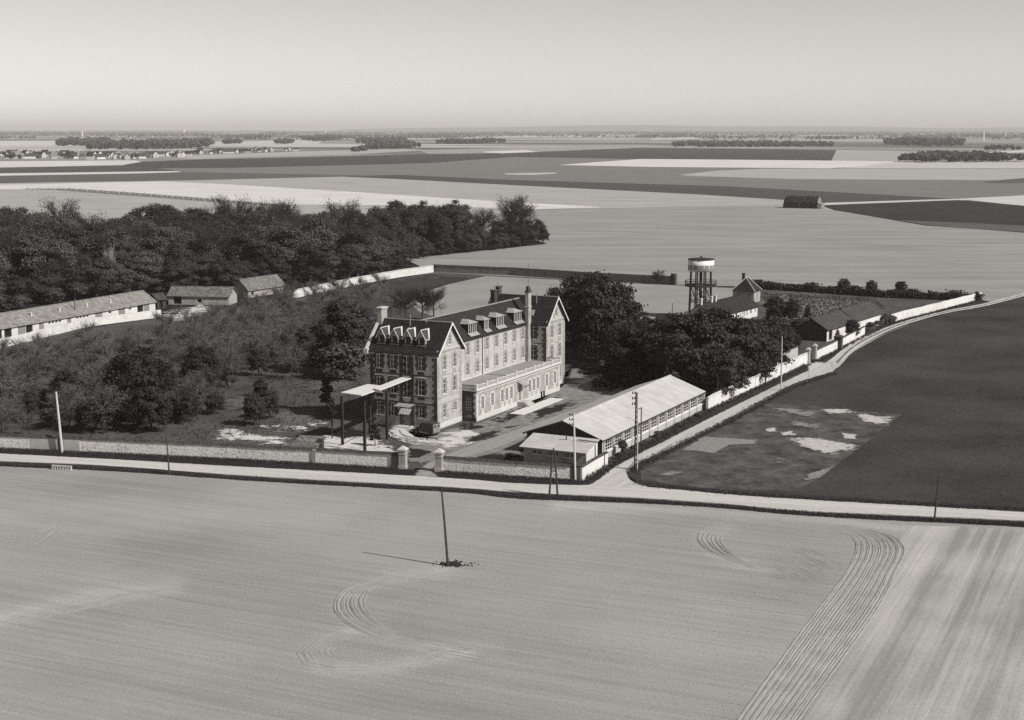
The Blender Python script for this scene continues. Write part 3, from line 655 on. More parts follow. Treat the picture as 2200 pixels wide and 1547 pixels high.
def quoins(root, p, ang, z0, z1, mat, wa=0.85, wb=0.55, side=1, bh=0.5):
    mb = MB(); n = int((z1 - z0) / bh)
    for q in range(n):
        e = wa if q % 2 else wb; x0, x1 = (0.0, e) if side > 0 else (-e, 0.0)
        mb.box(x0 - (0.035 if side > 0 else 0), x1 + (0.035 if side < 0 else 0), -0.036, 0.04, z0 + q * bh, z0 + (q + 1) * bh - 0.006)
    return mb.build('quoin_chain', mat, root, (p[0], p[1], 0), ang)
def gable_roof(root, x0, x1, y0, y1, ze, zr, mat, ax='y', over=0.5, gov=0.5, t_=0.16, rim=None):
    """ridge along axis ax; returns the roof part (two thick slabs) with ridge capping as sub-part"""
    mb = MB()
    if ax == 'y':
        xm = (x0 + x1) / 2; sl_ = (zr - ze) / (xm - x0); e = over; ya, yb = y0 - gov, y1 + gov
        mb.slab([(x0 - e, ya, ze - e * sl_), (xm, ya, zr), (xm, yb, zr), (x0 - e, yb, ze - e * sl_)], t_)
        mb.slab([(xm + 0.001, ya, zr), (x1 + e, ya, ze - e * sl_), (x1 + e, yb, ze - e * sl_), (xm + 0.001, yb, zr)], t_)
        o = mb.build('roof', mat, root)
        MB().box(xm - 0.14, xm + 0.14, ya + 0.01, yb - 0.01, zr - 0.05, zr + 0.09).build('ridge_capping', rim or mat, o)
    else:
        ym = (y0 + y1) / 2; sl_ = (zr - ze) / (ym - y0); e = over; xa, xb = x0 - gov, x1 + gov
        mb.slab([(xa, y0 - e, ze - e * sl_), (xb, y0 - e, ze - e * sl_), (xb, ym, zr), (xa, ym, zr)], t_)
        mb.slab([(xa, ym + 0.001, zr), (xb, ym + 0.001, zr), (xb, y1 + e, ze - e * sl_), (xa, y1 + e, ze - e * sl_)], t_)
        o = mb.build('roof', mat, root)
        MB().box(xa + 0.01, xb - 0.01, ym - 0.14, ym + 0.14, zr - 0.05, zr + 0.09).build('ridge_capping', rim or mat, o)
    return o
def chimney(parent, x, y, z0, z1, sx, sy, mat, pots=2, name='chimney'):
    c = MB().box(x - sx / 2, x + sx / 2, y - sy / 2, y + sy / 2, z0, z1).box(x - sx / 2 - .1, x + sx / 2 + .1, y - sy / 2 - .1, y + sy / 2 + .1, z1 - 0.28, z1 - 0.02).build(name, mat, parent)
    return c

# ------------------------------------------------------------------ the institution: two gabled wings, long body, terrace annex
AX = math.radians(63.7)
O_ = G(943, 921)
B = empty('institution_building', (O_.x, O_.y, 0), AX)
tag(B, 'three storey institution with two gabled wings and a balustraded terrace annex', 'building')
W0, W1, FW0, FW1 = -0.45, 7.5, 39.3, 47.2
EZ, RZ = 12.0, 16.2
def wing(xa, xb, near):
    xm = (xa + xb) / 2; L = xb - xa
    out = [(0, -0.3), (L, -0.3), (L, EZ), (L / 2, RZ - 0.2), (0, EZ)]
    hs = []
    for s_ in (2.3, 5.6):
        hs += [(s_, 9.0, 0.95, 2.05, 'win'), (s_, 5.2, 1.05, 2.25, 'hood'), ]
    hs += [(2.3, 1.45, 0.95, 1.95, 'win'), (5.6, 2.05, 0.9, 1.25, 'win')] if near else [(2.3, 1.45, 0.95, 1.95, 'win'), (5.6, 1.45, 0.95, 1.95, 'win')]
    hs += [(L / 2, 12.75, 0.85, 1.45, 'win')]
    facade(B, (xa, 0), (1, 0), L, -0.3, RZ, M['render'], hs, out, M['brickmid'], M['stone'])  # gable trim takes the lit copy of the brick
    for z, hh, o_ in ((3.65, 0.16, 0.06), (8.05, 0.14, 0.04), (4.75, 0.12, 0.035), (11.75, 0.35, 0.09), (0.0, 0.75, 0.05)):
        band(B, (xa, 0), (1, 0), L, z, hh, o_, M['brickmid'] if z > 0.5 else M['plinth'], s0=0.0)
    band(B, (xa, 0), (1, 0), L, 12.11, 0.12, 0.13, M['stone'], 'cornice')
    quoins(B, (xa, 0), 0, 0.8, 11.7, M['brickmid'], side=1); quoins(B, (xb, 0), 0, 0.8, 11.7, M['brickmid'], side=-1)
    # brick aprons under the upper windows
    for s_ in (2.3, 5.6): MB().box(-0.55, 0.55, -0.025, 0.02, 0, 0.72).build('apron', M['brickmid'], B, (xa + s_, 0, 8.22), 0)
    # back gable
    facade(B, (xb, 12.0), (-1, 0), L, -0.3, RZ, M['render'], [(3.9, 9.0, 0.95, 2.05, 'win')], out)
    r = gable_roof(B, xa, xb, 0, 12.0, EZ, RZ, M['slate'], 'y', 0.45, 0.55 if near else 0.6, 0.14, M['zinc'])
    # barge boards on the front gable
    for sg in (-1, 1):
        xe = xm + sg * (L / 2 + 0.46); ze = EZ - 0.46 * (RZ - EZ) / (L / 2)
        MB().hexa([(xe, -0.66, ze - 0.24), (xm, -0.66, RZ - 0.24), (xm, -0.56, RZ - 0.24), (xe, -0.56, ze - 0.24), (xe, -0.66, ze + 0.04), (xm, -0.66, RZ + 0.04), (xm, -0.56, RZ + 0.04), (xe, -0.56, ze + 0.04)]).build('barge_board', M['white'], r)
    return r
rn = wing(W0, W1, True)
rf = wing(FW0, FW1, False)
# long shaded side of the near wing (towards the road) and the matching side of the far wing; brick trim coloured darker for the shade
cols = (1.6, 4.1, 6.55, 9.15)                                   # measured from the back corner
hs = []
for i, s_ in enumerate(cols):
    if i == 2:
        hs += [(s_, 7.95, 1.1, 3.1, 'win'), (s_, 4.6, 1.1, 2.9, 'win'), (s_, 0.1, 1.4, 2.7, 'door')]
    else:
        hs += [(s_, 8.95, 0.95, 2.1, 'win'), (s_, 5.1, 1.05, 2.3, 'hood'), (s_, 1.5, 0.95, 1.95, 'win')]
facade(B, (W0, 12.0), (0, -1), 12.0, -0.3, EZ, M['render'], hs, None, M['brick'], M['stone'])
for z, hh, o_ in ((3.65, 0.22, 0.06), (8.05, 0.2, 0.04), (4.75, 0.14, 0.035), (11.35, 0.65, 0.09), (0.0, 0.75, 0.05)):
    if z > 0.5: band(B, (W0, 12.0), (0, -1), 12.0, z, hh, o_, M['brick'])
for s_, sd_ in ((0, 1), (12.0, -1), (5.3, 1), (7.8, -1)):
    quoins(B, (W0, 12.0 - s_), -math.pi / 2, 0.0, 11.3, M['brick'], side=sd_)
for s_ in (1.6, 4.1, 9.15):
    for z in (8.27, 4.32): MB().box(-0.62, 0.62, -0.025, 0.02, 0, 0.5).build('apron', M['brick'], B, (W0, 12.0 - s_, z), -math.pi / 2)
facade(B, (W1, 0), (0, 1), 3.6, -0.3, EZ, M['render'])
facade(B, (W1, 9.4), (0, 1), 2.6, -0.3, EZ, M['render'])
facade(B, (FW0, 3.6), (0, -1), 3.6, -0.3, EZ, M['render'], [(1.0, 8.95, 0.95, 2.1, 'win'), (1.0, 5.15, 1.0, 2.4, 'hood')], None, M['brick'], M['stone'])
quoins(B, (FW0, 0), -math.pi / 2, 5.0, 11.3, M['brick'], side=-1); band(B, (FW0, 3.6), (0, -1), 3.6, 11.35, 0.65, 0.06, M['brick']); band(B, (FW0, 3.6), (0, -1), 3.6, 8.05, 0.2, 0.04, M['brick'])
facade(B, (FW0, 12.0), (0, -1), 2.6, -0.3, EZ, M['render'])
facade(B, (FW1, 0), (0, 1), 12.0, -0.3, EZ, M['render'], [(3, 9, 0.95, 2.05, 'win'), (8, 9, 0.95, 2.05, 'win'), (3, 5.2, 0.95, 2.05, 'win'), (8, 5.2, 0.95, 2.05, 'win')], None, M['brickmid'], M['stone'])
# long body
ML = FW0 - W1
wx = [16.3 + 3.48 * i for i in range(-2, 7)]
hs = [(x - W1, z, 0.95, 1.95 if z > 8 else 1.8, 'win') for x in wx for z in (9.05, 5.75)]
facade(B, (W1, 3.6), (1, 0), ML, -0.3, EZ + 0.1, M['render'], hs, None, M['brickmid'], M['stone'])
for x in wx:
    MB().box(-0.86, 0.86, -0.022, 0.02, 0, 0.12).build('apron', M['brickmid'], B, (x, 3.6, 7.78), 0)
    for sg in (-1, 1): MB().box(-0.09, 0.09, -0.024, 0.02, 0, 0.98).build('apron', M['brickmid'], B, (x + sg * 0.62, 3.6, 7.91), 0)
band(B, (W1, 3.6), (1, 0), ML, 11.65, 0.30, 0.10, M['brickmid']); band(B, (W1, 3.6), (1, 0), ML, 11.96, 0.12, 0.26, M['metal'], 'gutter')
band(B, (W1, 3.6), (1, 0), ML, 5.02, 0.14, 0.08, M['stone'])
for x in (21.55, 39.0): MB().tube([(x, 3.52, 5.0), (x, 3.52, 11.95)], 0.06, 6).build('downpipe', M['metal'], B)
facade(B, (FW0, 9.4), (-1, 0), ML, -0.3, EZ + 0.1, M['render'], [(s_, 9.0, 0.95, 1.9, 'win') for s_ in (4, 8, 12, 16, 20, 24, 28)], None)
rm = gable_roof(B, W1 - 2.2, FW0 + 2.2, 3.6, 9.4, EZ + 0.15, 15.85, M['slate'], 'x', 0.35, 0.0, 0.14, M['zinc'])
# wide zinc-roofed dormers on the long body
def wide_dormer(x, wd):
    dm = MB(); h0, h1 = 12.55, 14.15; yf = 3.75; yb = 5.6
    dm.box(x - wd / 2, x - wd / 2 + 0.12, yf, yb, h0 - 0.4, h1).box(x + wd / 2 - 0.12, x + wd / 2, yf, yb, h0 - 0.4, h1).box(x - wd / 2 + 0.121, x + wd / 2 - 0.121, yf + 0.02, yf + 0.14, h0 - 0.4, h0 + 0.05)
    d_ = dm.build('dormer', M['slate'], B)
    e = 0.28; zr_ = h1 + 0.62
    rb = MB(); A0, A1 = (x - wd / 2 - e, yf - e, h1), (x + wd / 2 + e, yf - e, h1); Bk0, Bk1 = (x - wd / 2 - e, yb, h1), (x + wd / 2 + e, yb, h1); R0, R1 = (x, yf + 0.8, zr_), (x, yb + 0.4, zr_)
    rb.poly([A0, A1, R0]).poly([A1, Bk1, R1, R0]).poly([Bk0, A0, R0, R1]).poly([A0, Bk0, Bk1, A1]).build('dormer_roof', M['zinc'], d_)
    fr = MB(); n = 4 if wd > 2 else 3
    for q in range(n + 1):
        xx = x - wd / 2 + 0.13 + (wd - 0.26) * q / n; fr.box(xx - 0.05, xx + 0.05, yf - 0.03, yf + 0.06, h0 + 0.052, h1 - 0.02)
    fr.box(x - wd / 2, x + wd / 2, yf - 0.04, yf + 0.06, h1 - 0.14, h1 - 0.021)
    fr.build('dormer_window', M['frame'], d_)
    MB().poly([(x - wd / 2 + .1, yf + 0.075, h0), (x + wd / 2 - .1, yf + 0.075, h0), (x + wd / 2 - .1, yf + 0.075, h1), (x - wd / 2 + .1, yf + 0.075, h1)]).build('pane', M['glass'], d_)
    MB().slab([(x - wd / 2 - .2, yf - 0.62, h0 - 0.42), (x + wd / 2 + .2, yf - 0.62, h0 - 0.42), (x + wd / 2 + .2, yf - 0.001, h0 + 0.04), (x - wd / 2 - .2, yf - 0.001, h0 + 0.04)], 0.04).build('flashing', M['zinc'], d_)
for x, wd in ((18.3, 2.9), (23.4, 1.7), (28.5, 2.9), (35.4, 2.9)): wide_dormer(x, wd)
# four hooded dormers on the near wing
def hood_dormer(y):
    xf, h0, h1, wd, zt = 0.40, 12.75, 14.05, 1.3, 15.15; xr = lambda z: W0 + (z - EZ) * ((W1 - W0) / 2) / (RZ - EZ)
    hw = wd / 2
    body = MB().hexa([(xf, y - hw, h0 - .3), (xr(h0) + 0.3, y - hw, h0 - .3), (xr(h0) + 0.3, y + hw, h0 - .3), (xf, y + hw, h0 - .3), (xf, y - hw, h1), (xr(h1) + 0.2, y - hw, h1), (xr(h1) + 0.2, y + hw, h1), (xf, y + hw, h1)])
    body.poly([(xf, y + hw, h1), (xf, y - hw, h1), (xf, y, zt - .12)])
    d_ = body.build('dormer', M['plaster'], B)
    e, xe = 0.24, xf - 0.4; k_ = (zt - h1) / hw; ze = h1 - e * k_
    rb = MB()
    for sg in (-1, 1):
        yy = y + sg * (hw + e); rb.slab([(xe, yy, ze), (xr(ze) + .25, yy, ze), (xr(zt) + .25, y + sg * 0.001, zt), (xe, y + sg * 0.001, zt)][::sg], 0.08)
    rb.build('dormer_roof', M['slate2'], d_)
    rim = MB(); rim.box(xe, xr(zt) + 0.1, y - 0.07, y + 0.07, zt - 0.02, zt + 0.1)
    for sg in (-1, 1):
        yy = y + sg * (hw + e + .01)
        rim.hexa([(xe - .05, yy, ze - .16), (xe - .05, y, zt - .16), (xe - .004, y, zt - .16), (xe - .004, yy, ze - .16), (xe - .05, yy, ze + .05), (xe - .05, y, zt + .06), (xe + .08, y, zt + .06), (xe + .08, yy, ze + .05)])
        rim.tube([(xe, yy, ze + .01), (xr(ze) + .1, yy, ze + .01)], 0.07, 5)
        rim.slab([(xr(ze) - .12, yy, ze + .03), (xr(ze) + .22, yy + sg * .1, ze + .06), (xr(zt) + .22, y + sg * .1, zt + .08), (xr(zt) - .35, y, zt + .03)][::sg], 0.05)
    rim.build('dormer_rim', M['stone'], d_)
    MB().box(xf - 0.05, xf - 0.005, y - 0.42, y + 0.42, h0 + 0.05, h1 - 0.05).build('pane', M['glass'], d_)
    MB().box(xf - 0.4, xf - 0.051, y - 0.75, y + 0.75, h0 - 0.1, h0 + 0.0).build('sill', M['zinc'], d_)
for y in (10.3, 7.95, 5.55, 3.1): hood_dormer(y)
# coping on the rear gables, chimneys, pipes
for xa, xb, r in ((W0, W1, rn), (FW0, FW1, rf)):
    xm = (xa + xb) / 2
    for sg in (-1, 1):
        xe = xm + sg * ((xb - xa) / 2 + 0.5); ze = EZ - 0.5
        MB().hexa([(xe, 12.3, ze - .3), (xm, 12.3, RZ - .3), (xm, 12.75, RZ - .3), (xe, 12.75, ze - .3), (xe, 12.3, ze + .32), (xm, 12.3, RZ + .28), (xm, 12.75, RZ + .28), (xe, 12.75, ze + .32)]).build('coping', M['stone'], r)
    MB().box(xm - 4.6, xm - 3.9, 12.1, 12.9, EZ - 0.9, EZ - 0.1).build('kneeler', M['stone'], r)
c = chimney(rn, 3.5, 12.1, 14.5, 17.9, 1.7, 0.75, M['annex'])
MB().slab([(2.5, 11.55, 18.0), (4.5, 11.55, 18.0), (4.5, 12.65, 18.0), (2.5, 12.65, 18.0)], 0.14).build('cowl', M['stone'], c)
for q, dx in enumerate((-1.5, 0.2)):
    c = chimney(rf, FW0 + 3.9 + dx, 11.6, 14.0, 17.6 - 0.5 * (q == 0), 1.2, 0.8, M['brick'])
    for k_ in (-0.3, 0.3): MB().tube([(FW0 + 3.9 + dx + k_, 11.6, 17.55 - 0.5 * (q == 0)), (FW0 + 3.9 + dx + k_, 11.6, 18.2 - 0.5 * (q == 0))], [0.13, 0.10], 8).build('chimney_pot', M['brickmid'], c)
c = MB().box(38.1, 39.25, 2.95, 3.59, 5.0, 17.3).box(38.0, 39.35, 2.85, 3.69, 14.6, 14.85).build('chimney', M['annex'], B)
MB().box(38.0, 39.3, 2.85, 3.69, 17.3, 17.6).box(38.2, 38.7, 3.05, 3.5, 17.6, 18.4).box(38.8, 39.2, 3.05, 3.5, 17.6, 18.15).build('chimney_head', M['brick'], c)
MB().tube([(38.65, 3.25, 17.6), (38.65, 3.25, 22.5)], 0.03, 5).build('mast', M['metal'], c)
for p, h in (((2.9, 6.6), 16.4), ((3.3, 4.0), 15.9)): MB().tube([(p[0] - 0.8, p[1], 14.8), (p[0] - 0.1, p[1], 15.3), (p[0], p[1], h), (p[0], p[1], h + 0.7)], 0.07, 6).build('vent_pipe', M['zinc'], rn)
MB().tube([(42.0, 3.2, 15.0), (42.0, 3.2, 17.2)], 0.08, 6).build('vent_pipe', M['zinc'], rf)
MB().hexa([(40.2, 3.0, 12.95), (41.0, 3.0, 13.85), (41.0, 3.9, 13.85), (40.2, 3.9, 12.95), (40.1, 3.0, 13.05), (40.9, 3.0, 13.95), (40.9, 3.9, 13.95), (40.1, 3.9, 13.05)]).build('skylight', M['zinc'], rf)
# terrace annex
AXL, AXR, AY = 7.7, 39.6, -2.5
ws = [9.9, 13.35, 16.9, 18.55, 20.25, 27.3, 28.95, 30.6, 34.15, 37.5]
hs = [(x - AXL, 1.6, 0.85, 1.95, 'grid') for x in ws] + [(23.5 - AXL, 0.75, 1.0, 2.6, 'grid')]
facade(B, (AXL, AY), (1, 0), AXR - AXL, -0.3, 5.0, M['annex'], hs, None, M['stone'], M['stone'])
facade(B, (AXL, 0.0), (0, -1), 2.5, -0.3, 5.0, M['brick'], [(1.25, 1.7, 1.25, 2.1, 'grid'), (1.25, 0.55, 1.2, 0.45, 'grid')], None, None, None)  # end wall darker than the front: its shade is put into the colour
facade(B, (AXR, AY), (0, 1), 2.5, -0.3, 5.0, M['annex'])
MB().box(AXL + 0.02, AXR - 0.02, AY + 0.02, 3.58, 4.75, 5.0).build('terrace_deck', M['deck'], B)
MB().box(0, 0.12, AY + 0.3, 3.55, 5.0, 5.05).build('deck_joint', M['metal'], B, (22.3, 0, 0))
band(B, (AXL, AY), (1, 0), AXR - AXL, 0.0, 0.78, 0.07, M['plinth'], 'plinth')
band(B, (AXL, AY), (1, 0), AXR - AXL, 4.42, 0.16, 0.08, M['stone'], 'cornice'); band(B, (AXL - 0.12, AY), (1, 0), AXR - AXL + 0.24, 4.82, 0.22, 0.24, M['stone'], 'cornice')
band(B, (AXL, 0.0), (0, -1), 2.5, 4.82, 0.22, 0.2, M['stone'], 'cornice')
for x in ws: MB().box(-0.55, 0.55, -0.028, 0.02, 0, 0.75).build('apron', M['stone'], B, (x, AY, 0.72), 0)
quoins(B, (AXL, AY), 0, 0.8, 4.4, M['stone'], side=1); quoins(B, (AXR, AY), 0, 0.8, 4.4, M['stone'], side=-1); quoins(B, (AXL, AY), -math.pi / 2, 0.5, 4.6, M['stone'], side=-1, wa=0.45, wb=0.25)
# balustrade: posts, panels with openings, handrail
npst = 10
post = MB().box(-0.2, 0.2, -0.2, 0.2, 0, 0.85).box(-0.25, 0.25, -0.25, 0.25, 0.851, 0.95).mesh('balustrade_post', M['stone'])
span = (AXR - AXL) / (npst - 1)
def panel():
    mb = MB(); mb.box(0.21, span - 0.21, -0.13, 0.13, 0.0, 0.12).box(0.21, span - 0.21, -0.14, 0.14, 0.60, 0.72); n = 11
    for q in range(n):
        x = 0.3 + (span - 0.6) * q / (n - 1); mb.box(x - 0.07, x + 0.07, -0.08, 0.08, 0.121, 0.599)
    return mb.mesh('balustrade_panel', M['stone'])
pm = panel()
for q in range(npst):
    obj('balustrade_post', post, B, (AXL + q * span, AY + 0.02, 5.04))
    if q < npst - 1: obj('balustrade_panel', pm, B, (AXL + q * span, AY + 0.02, 5.04))
rail = MB()
for q in range(12): rail.box(-0.03, 0.03, -0.03, 0.03, 0, 0.7) if False else None
mb = MB(); mb.box(0, 2.5, -0.05, 0.05, 0.62, 0.72).box(0, 2.5, -0.05, 0.05, 0.0, 0.08)
for q in range(13): mb.box(0.1 + 0.19 * q - 0.025, 0.1 + 0.19 * q + 0.025, -0.025, 0.025, 0.081, 0.619)
mm_ = mb.mesh('railing', M['metal'])
obj('railing', mm_, B, (AXL, 0.0, 5.04), -math.pi / 2); obj('railing', mm_, B, (AXR, -0.05, 5.04), -math.pi / 2)
# door awning, steps and cellar openings of the annex
aw = MB().slab([(22.5, AY - 1.3, 3.45), (24.5, AY - 1.3, 3.45), (24.5, AY - 0.05, 4.15), (22.5, AY - 0.05, 4.15)], 0.05).build('awning', M['zinc'], B)
mb = MB()
for q in range(6): mb.box(22.5 + 0.4 * q - 0.03, 22.5 + 0.4 * q + 0.03, AY - 1.32, AY - 1.24, 3.2, 3.5)
mb.build('awning_fringe', M['metal'], aw)
MB().box(22.3, 24.7, AY - 1.6, AY - 0.08, -0.2, 0.75).box(22.3, 24.7, AY - 2.0, AY - 1.601, -0.2, 0.5).box(22.3, 24.7, AY - 2.4, AY - 2.001, -0.2, 0.25).build('steps', M['concrete'], B)
for x in (31.6, 32.6): MB().box(x, x + 0.6, AY - 0.12, AY - 0.08, 0.02, 0.95).build('cellar_door', M['black'], B)
# entrance marquee on the shaded front
mq = MB().slab([(W0 - 1.6, 4.0, 3.35), (W0 - 1.6, 6.9, 3.35), (W0 - 0.07, 6.9, 3.6), (W0 - 0.07, 4.0, 3.6)], 0.06).build('entrance_canopy', M['zinc'], B)
for y in (4.1, 6.8): MB().tube([(W0 - 1.5, y, 0), (W0 - 1.5, y, 3.29)], 0.06, 6).build('canopy_post', M['metal'], mq)
mb = MB()
for q in range(7): mb.slab([(W0 - 2.7, 3.5 + 0.28 * q, 2.45), (W0 - 2.7, 3.66 + 0.28 * q, 2.45), (W0 - 1.92, 3.66 + 0.28 * q, 3.2), (W0 - 1.92, 3.5 + 0.28 * q, 3.2)], 0.03)
mb.build('striped_awning', M['stone'], mq)
MB().box(W0 - 1.4, W0 - 0.06, 4.2, 6.8, -0.2, 0.12).box(W0 - 1.9, W0 - 1.401, 4.0, 7.0, -0.2, 0.06).build('door_step', M['stone'], B)
# paved walk before the annex: each flag laid on its own
PW = empty('paved_walk', (O_.x, O_.y, 0), AX); tag(PW, 'pale paved walk of large flags in front of the terrace annex', 'path')
fl = MB().box(-0.74, 0.74, -0.60, 0.60, -0.1, 0.06).mesh('flagstone', M['slabtop'])
mi = PW.matrix_world
Rz = Matrix.Rotation(-AX, 2)
c0 = Rz @ (Vector(G(1112, 889).to_2d()) - O_.to_2d()); c1 = Rz @ (Vector(G(1198, 859).to_2d()) - O_.to_2d())
nfl = 11
for q in range(nfl):
    for r_ in range(2):
        s_ = q / (nfl - 1); obj('flagstone', fl, PW, (c0.x + (c1.x - c0.x) * s_ + 0.2, c0.y - 0.62 + 1.23 * r_, 0.004 * ((q * 3 + r_ * 5) % 4)), 0.01 * ((q % 3) - 1))
for q in range(3): obj('flagstone', fl, PW, (23.5, c0.y + 1.5 + 1.3 * q if c0.y + 1.5 + 1.3 * q < AY - 3.1 else AY - 3.2, 0.008 + 0.003 * q))

# ------------------------------------------------------------------ long modern hall with the pale roof
HO = G(1100 + 930 / 4.783, 780 + 785 / 4.783, 3.0)
HL = empty('long_hall', (HO.x, HO.y, 0), AX); tag(HL, 'long low hall with pale sheet roof and rows of gridded windows beside the track', 'hall')
HLEN, HWID = 44.0, 12.4
nb = 12; bw_ = 3.58; s_0 = 0.95
hs = [(s_0 + bw_ * (i + 0.5) - 0.45, 0.92, 3.05, 1.85, 'grid') for i in range(nb)]
M['hallwall'] = plain('hall_render', 0.40, 0.2, 0.8)
facade(HL, (0.45, 0.22), (1, 0), HLEN - 0.7, -0.4, 2.95, M['hallwall'], hs, None, None, M['white'], M['white'], depth=0.24)
pier = MB().box(-0.14, 0.14, -0.12, 0.0, -0.3, 2.8).mesh('pier', M['plaster'])
for i in range(nb + 1): obj('pier', pier, HL, (0.45 + s_0 - 0.45 + bw_ * i + 0.02, 0.218, 0))
mb = MB().box(0, HLEN - 0.7, -0.08, 0.02, 0.80, 0.93); mb.build('sill_band', M['white'], HL, (0.45, 0.22, 0))
gab = [(-0.0, -0.4), (HWID - 0.8, -0.4), (HWID - 0.8, 2.9), ((HWID - 0.8) / 2, 4.95), (0, 2.9)]
facade(HL, (0.45, HWID - 0.42), (0, -1), HWID - 0.8, -0.4, 5.0, M['brick'], [(3.2, -0.2, 1.2, 2.2, 'door')], gab)  # near gable in dark brick, shade painted into its colour
facade(HL, (HLEN - 0.25, 0.38), (0, 1), HWID - 0.8, -0.4, 5.0, M['hallwall'], [(4, 1.0, 2.0, 1.5, 'grid'), (8, 1.0, 2.0, 1.5, 'grid')], gab)
facade(HL, (HLEN - 0.25, HWID - 0.42), (-1, 0), HLEN - 0.7, -0.4, 2.95, M['hallwall'], [(s_0 + bw_ * (i + 0.5) - 0.45, 0.95, 2.95, 1.75, 'grid') for i in range(nb)], None, None, None, M['white'])
r = gable_roof(HL, 0, HLEN, 0.38, HWID - 0.38, 3.0, 5.12, M['fibro'], 'x', 0.42, 0.0, 0.08, M['fibro'])
MB().box(0.0, HLEN, -0.12, -0.04, 2.66, 2.80).build('gutter', M['metal'], HL)
for y0_, z0_, y1_, z1_ in ((-0.04, 2.86, HWID / 2, 5.12), (HWID + 0.04, 2.86, HWID / 2, 5.12)):
    MB().hexa([(-0.06, y0_, z0_ - .22), (-0.06, y1_, z1_ - .22), (-0.005, y1_, z1_ - .22), (-0.005, y0_, z0_ - .22), (-0.06, y0_, z0_ + .02), (-0.06, y1_, z1_ + .02), (-0.005, y1_, z1_ + .02), (-0.005, y0_, z0_ + .02)]).build('barge_board', M['metal'], r)
# lean-to outhouse at its near end
SH = empty('outhouse', (HO.x, HO.y, 0), AX); tag(SH, 'small brick outhouse with pale lean-to roof against the end of the hall', 'outhouse')
sx0, sx1, sy0, sy1 = -5.9, -2.0, -0.1, 9.4
facade(SH, (sx0, sy1), (0, -1), sy1 - sy0, -0.4, 2.35, M['brickmid'], [(2.0, 1.35, 1.6, 0.6, 'win'), (4.5, 1.35, 1.6, 0.6, 'win'), (7.0, 1.35, 1.6, 0.6, 'win')], None, None, M['stone'])
facade(SH, (sx0, sy0), (1, 0), sx1 - sx0, -0.4, 3.4, M['limewash'], [], [(0, -0.4), (sx1 - sx0, -0.4), (sx1 - sx0, 3.25), (0, 2.35)])
facade(SH, (sx1, sy1), (-1, 0), sx1 - sx0, -0.4, 3.4, M['brickmid'], [], [(0, -0.4), (sx1 - sx0, -0.4), (sx1 - sx0, 2.35), (0, 3.25)])
facade(SH, (sx1, sy0), (0, 1), sy1 - sy0, -0.4, 3.25, M['brickmid'])
MB().slab([(sx0 - 0.55, sy0 - 0.25, 2.32), (sx1 + 0.2, sy0 - 0.25, 3.40), (sx1 + 0.2, sy1 + 0.45, 3.40), (sx0 - 0.55, sy1 + 0.45, 2.32)], 0.10).build('roof', M['fibro'], SH)
MB().tube([(-3.0, 4.2, 3.0), (-3.0, 4.2, 3.75), (-3.3, 4.2, 3.9)], 0.09, 6).build('vent_pipe', M['metal'], SH)

# ------------------------------------------------------------------ boundary walls, gate piers
def wall_run(name, px, h, t_, mat, cap, label, capm=None, cat='wall', capw=0.12, seg=3.0, wob=0.0):
    pts = [G(*p) for p in px]; root = empty(name, pts[0]); tag(root, label, cat)
    o0 = pts[0]; P = [p - o0 for p in pts]; mb = MB(); mc = MB()
    for a, b in zip(P, P[1:]):
        d = (b - a); L = d.length; d = d / L; n_ = Vector((-d.y, d.x, 0)); k_ = max(1, int(L / seg))
        for q in range(k_):
            s0, s1 = a + d * (L * q / k_ - (0.06 if q == 0 else 0)), a + d * (L * (q + 1) / k_); z0, z1 = (h + wob * rnd.uniform(-1, 1) for _ in (0, 1))
            c = [s0 - n_ * t_ / 2, s1 - n_ * t_ / 2, s1 + n_ * t_ / 2, s0 + n_ * t_ / 2]
            mb.hexa([(p.x, p.y, -0.3) for p in c] + [(c[0].x, c[0].y, z0), (c[1].x, c[1].y, z1), (c[2].x, c[2].y, z1), (c[3].x, c[3].y, z0)])
            if cap:
                e = [s0 - n_ * (t_ / 2 + capw), s1 - n_ * (t_ / 2 + capw), s1 + n_ * (t_ / 2 + capw), s0 + n_ * (t_ / 2 + capw)]
                mc.hexa([(e[0].x, e[0].y, z0 - 0.05), (e[1].x, e[1].y, z1 - 0.05), (e[2].x, e[2].y, z1 - 0.05), (e[3].x, e[3].y, z0 - 0.05)] + [(s0.x - n_.x * .06, s0.y - n_.y * .06, z0 + cap), (s1.x - n_.x * .06, s1.y - n_.y * .06, z1 + cap), (s1.x + n_.x * .06, s1.y + n_.y * .06, z1 + cap), (s0.x + n_.x * .06, s0.y + n_.y * .06, z0 + cap)])
    mb.build('masonry', mat, root)
    if cap: mc.build('coping', capm or M['coping'], root)
    return root
lw = wall_run('boundary_wall', [(-160, 953), (0, 962), (66, 965), (180, 970), (250, 973), (520, 986), (700, 996), (853, 1005)], 1.85, 0.5, M['rubble'], 0.32, 'long flint wall with dark tiled coping left of the front gate', wob=0.03)
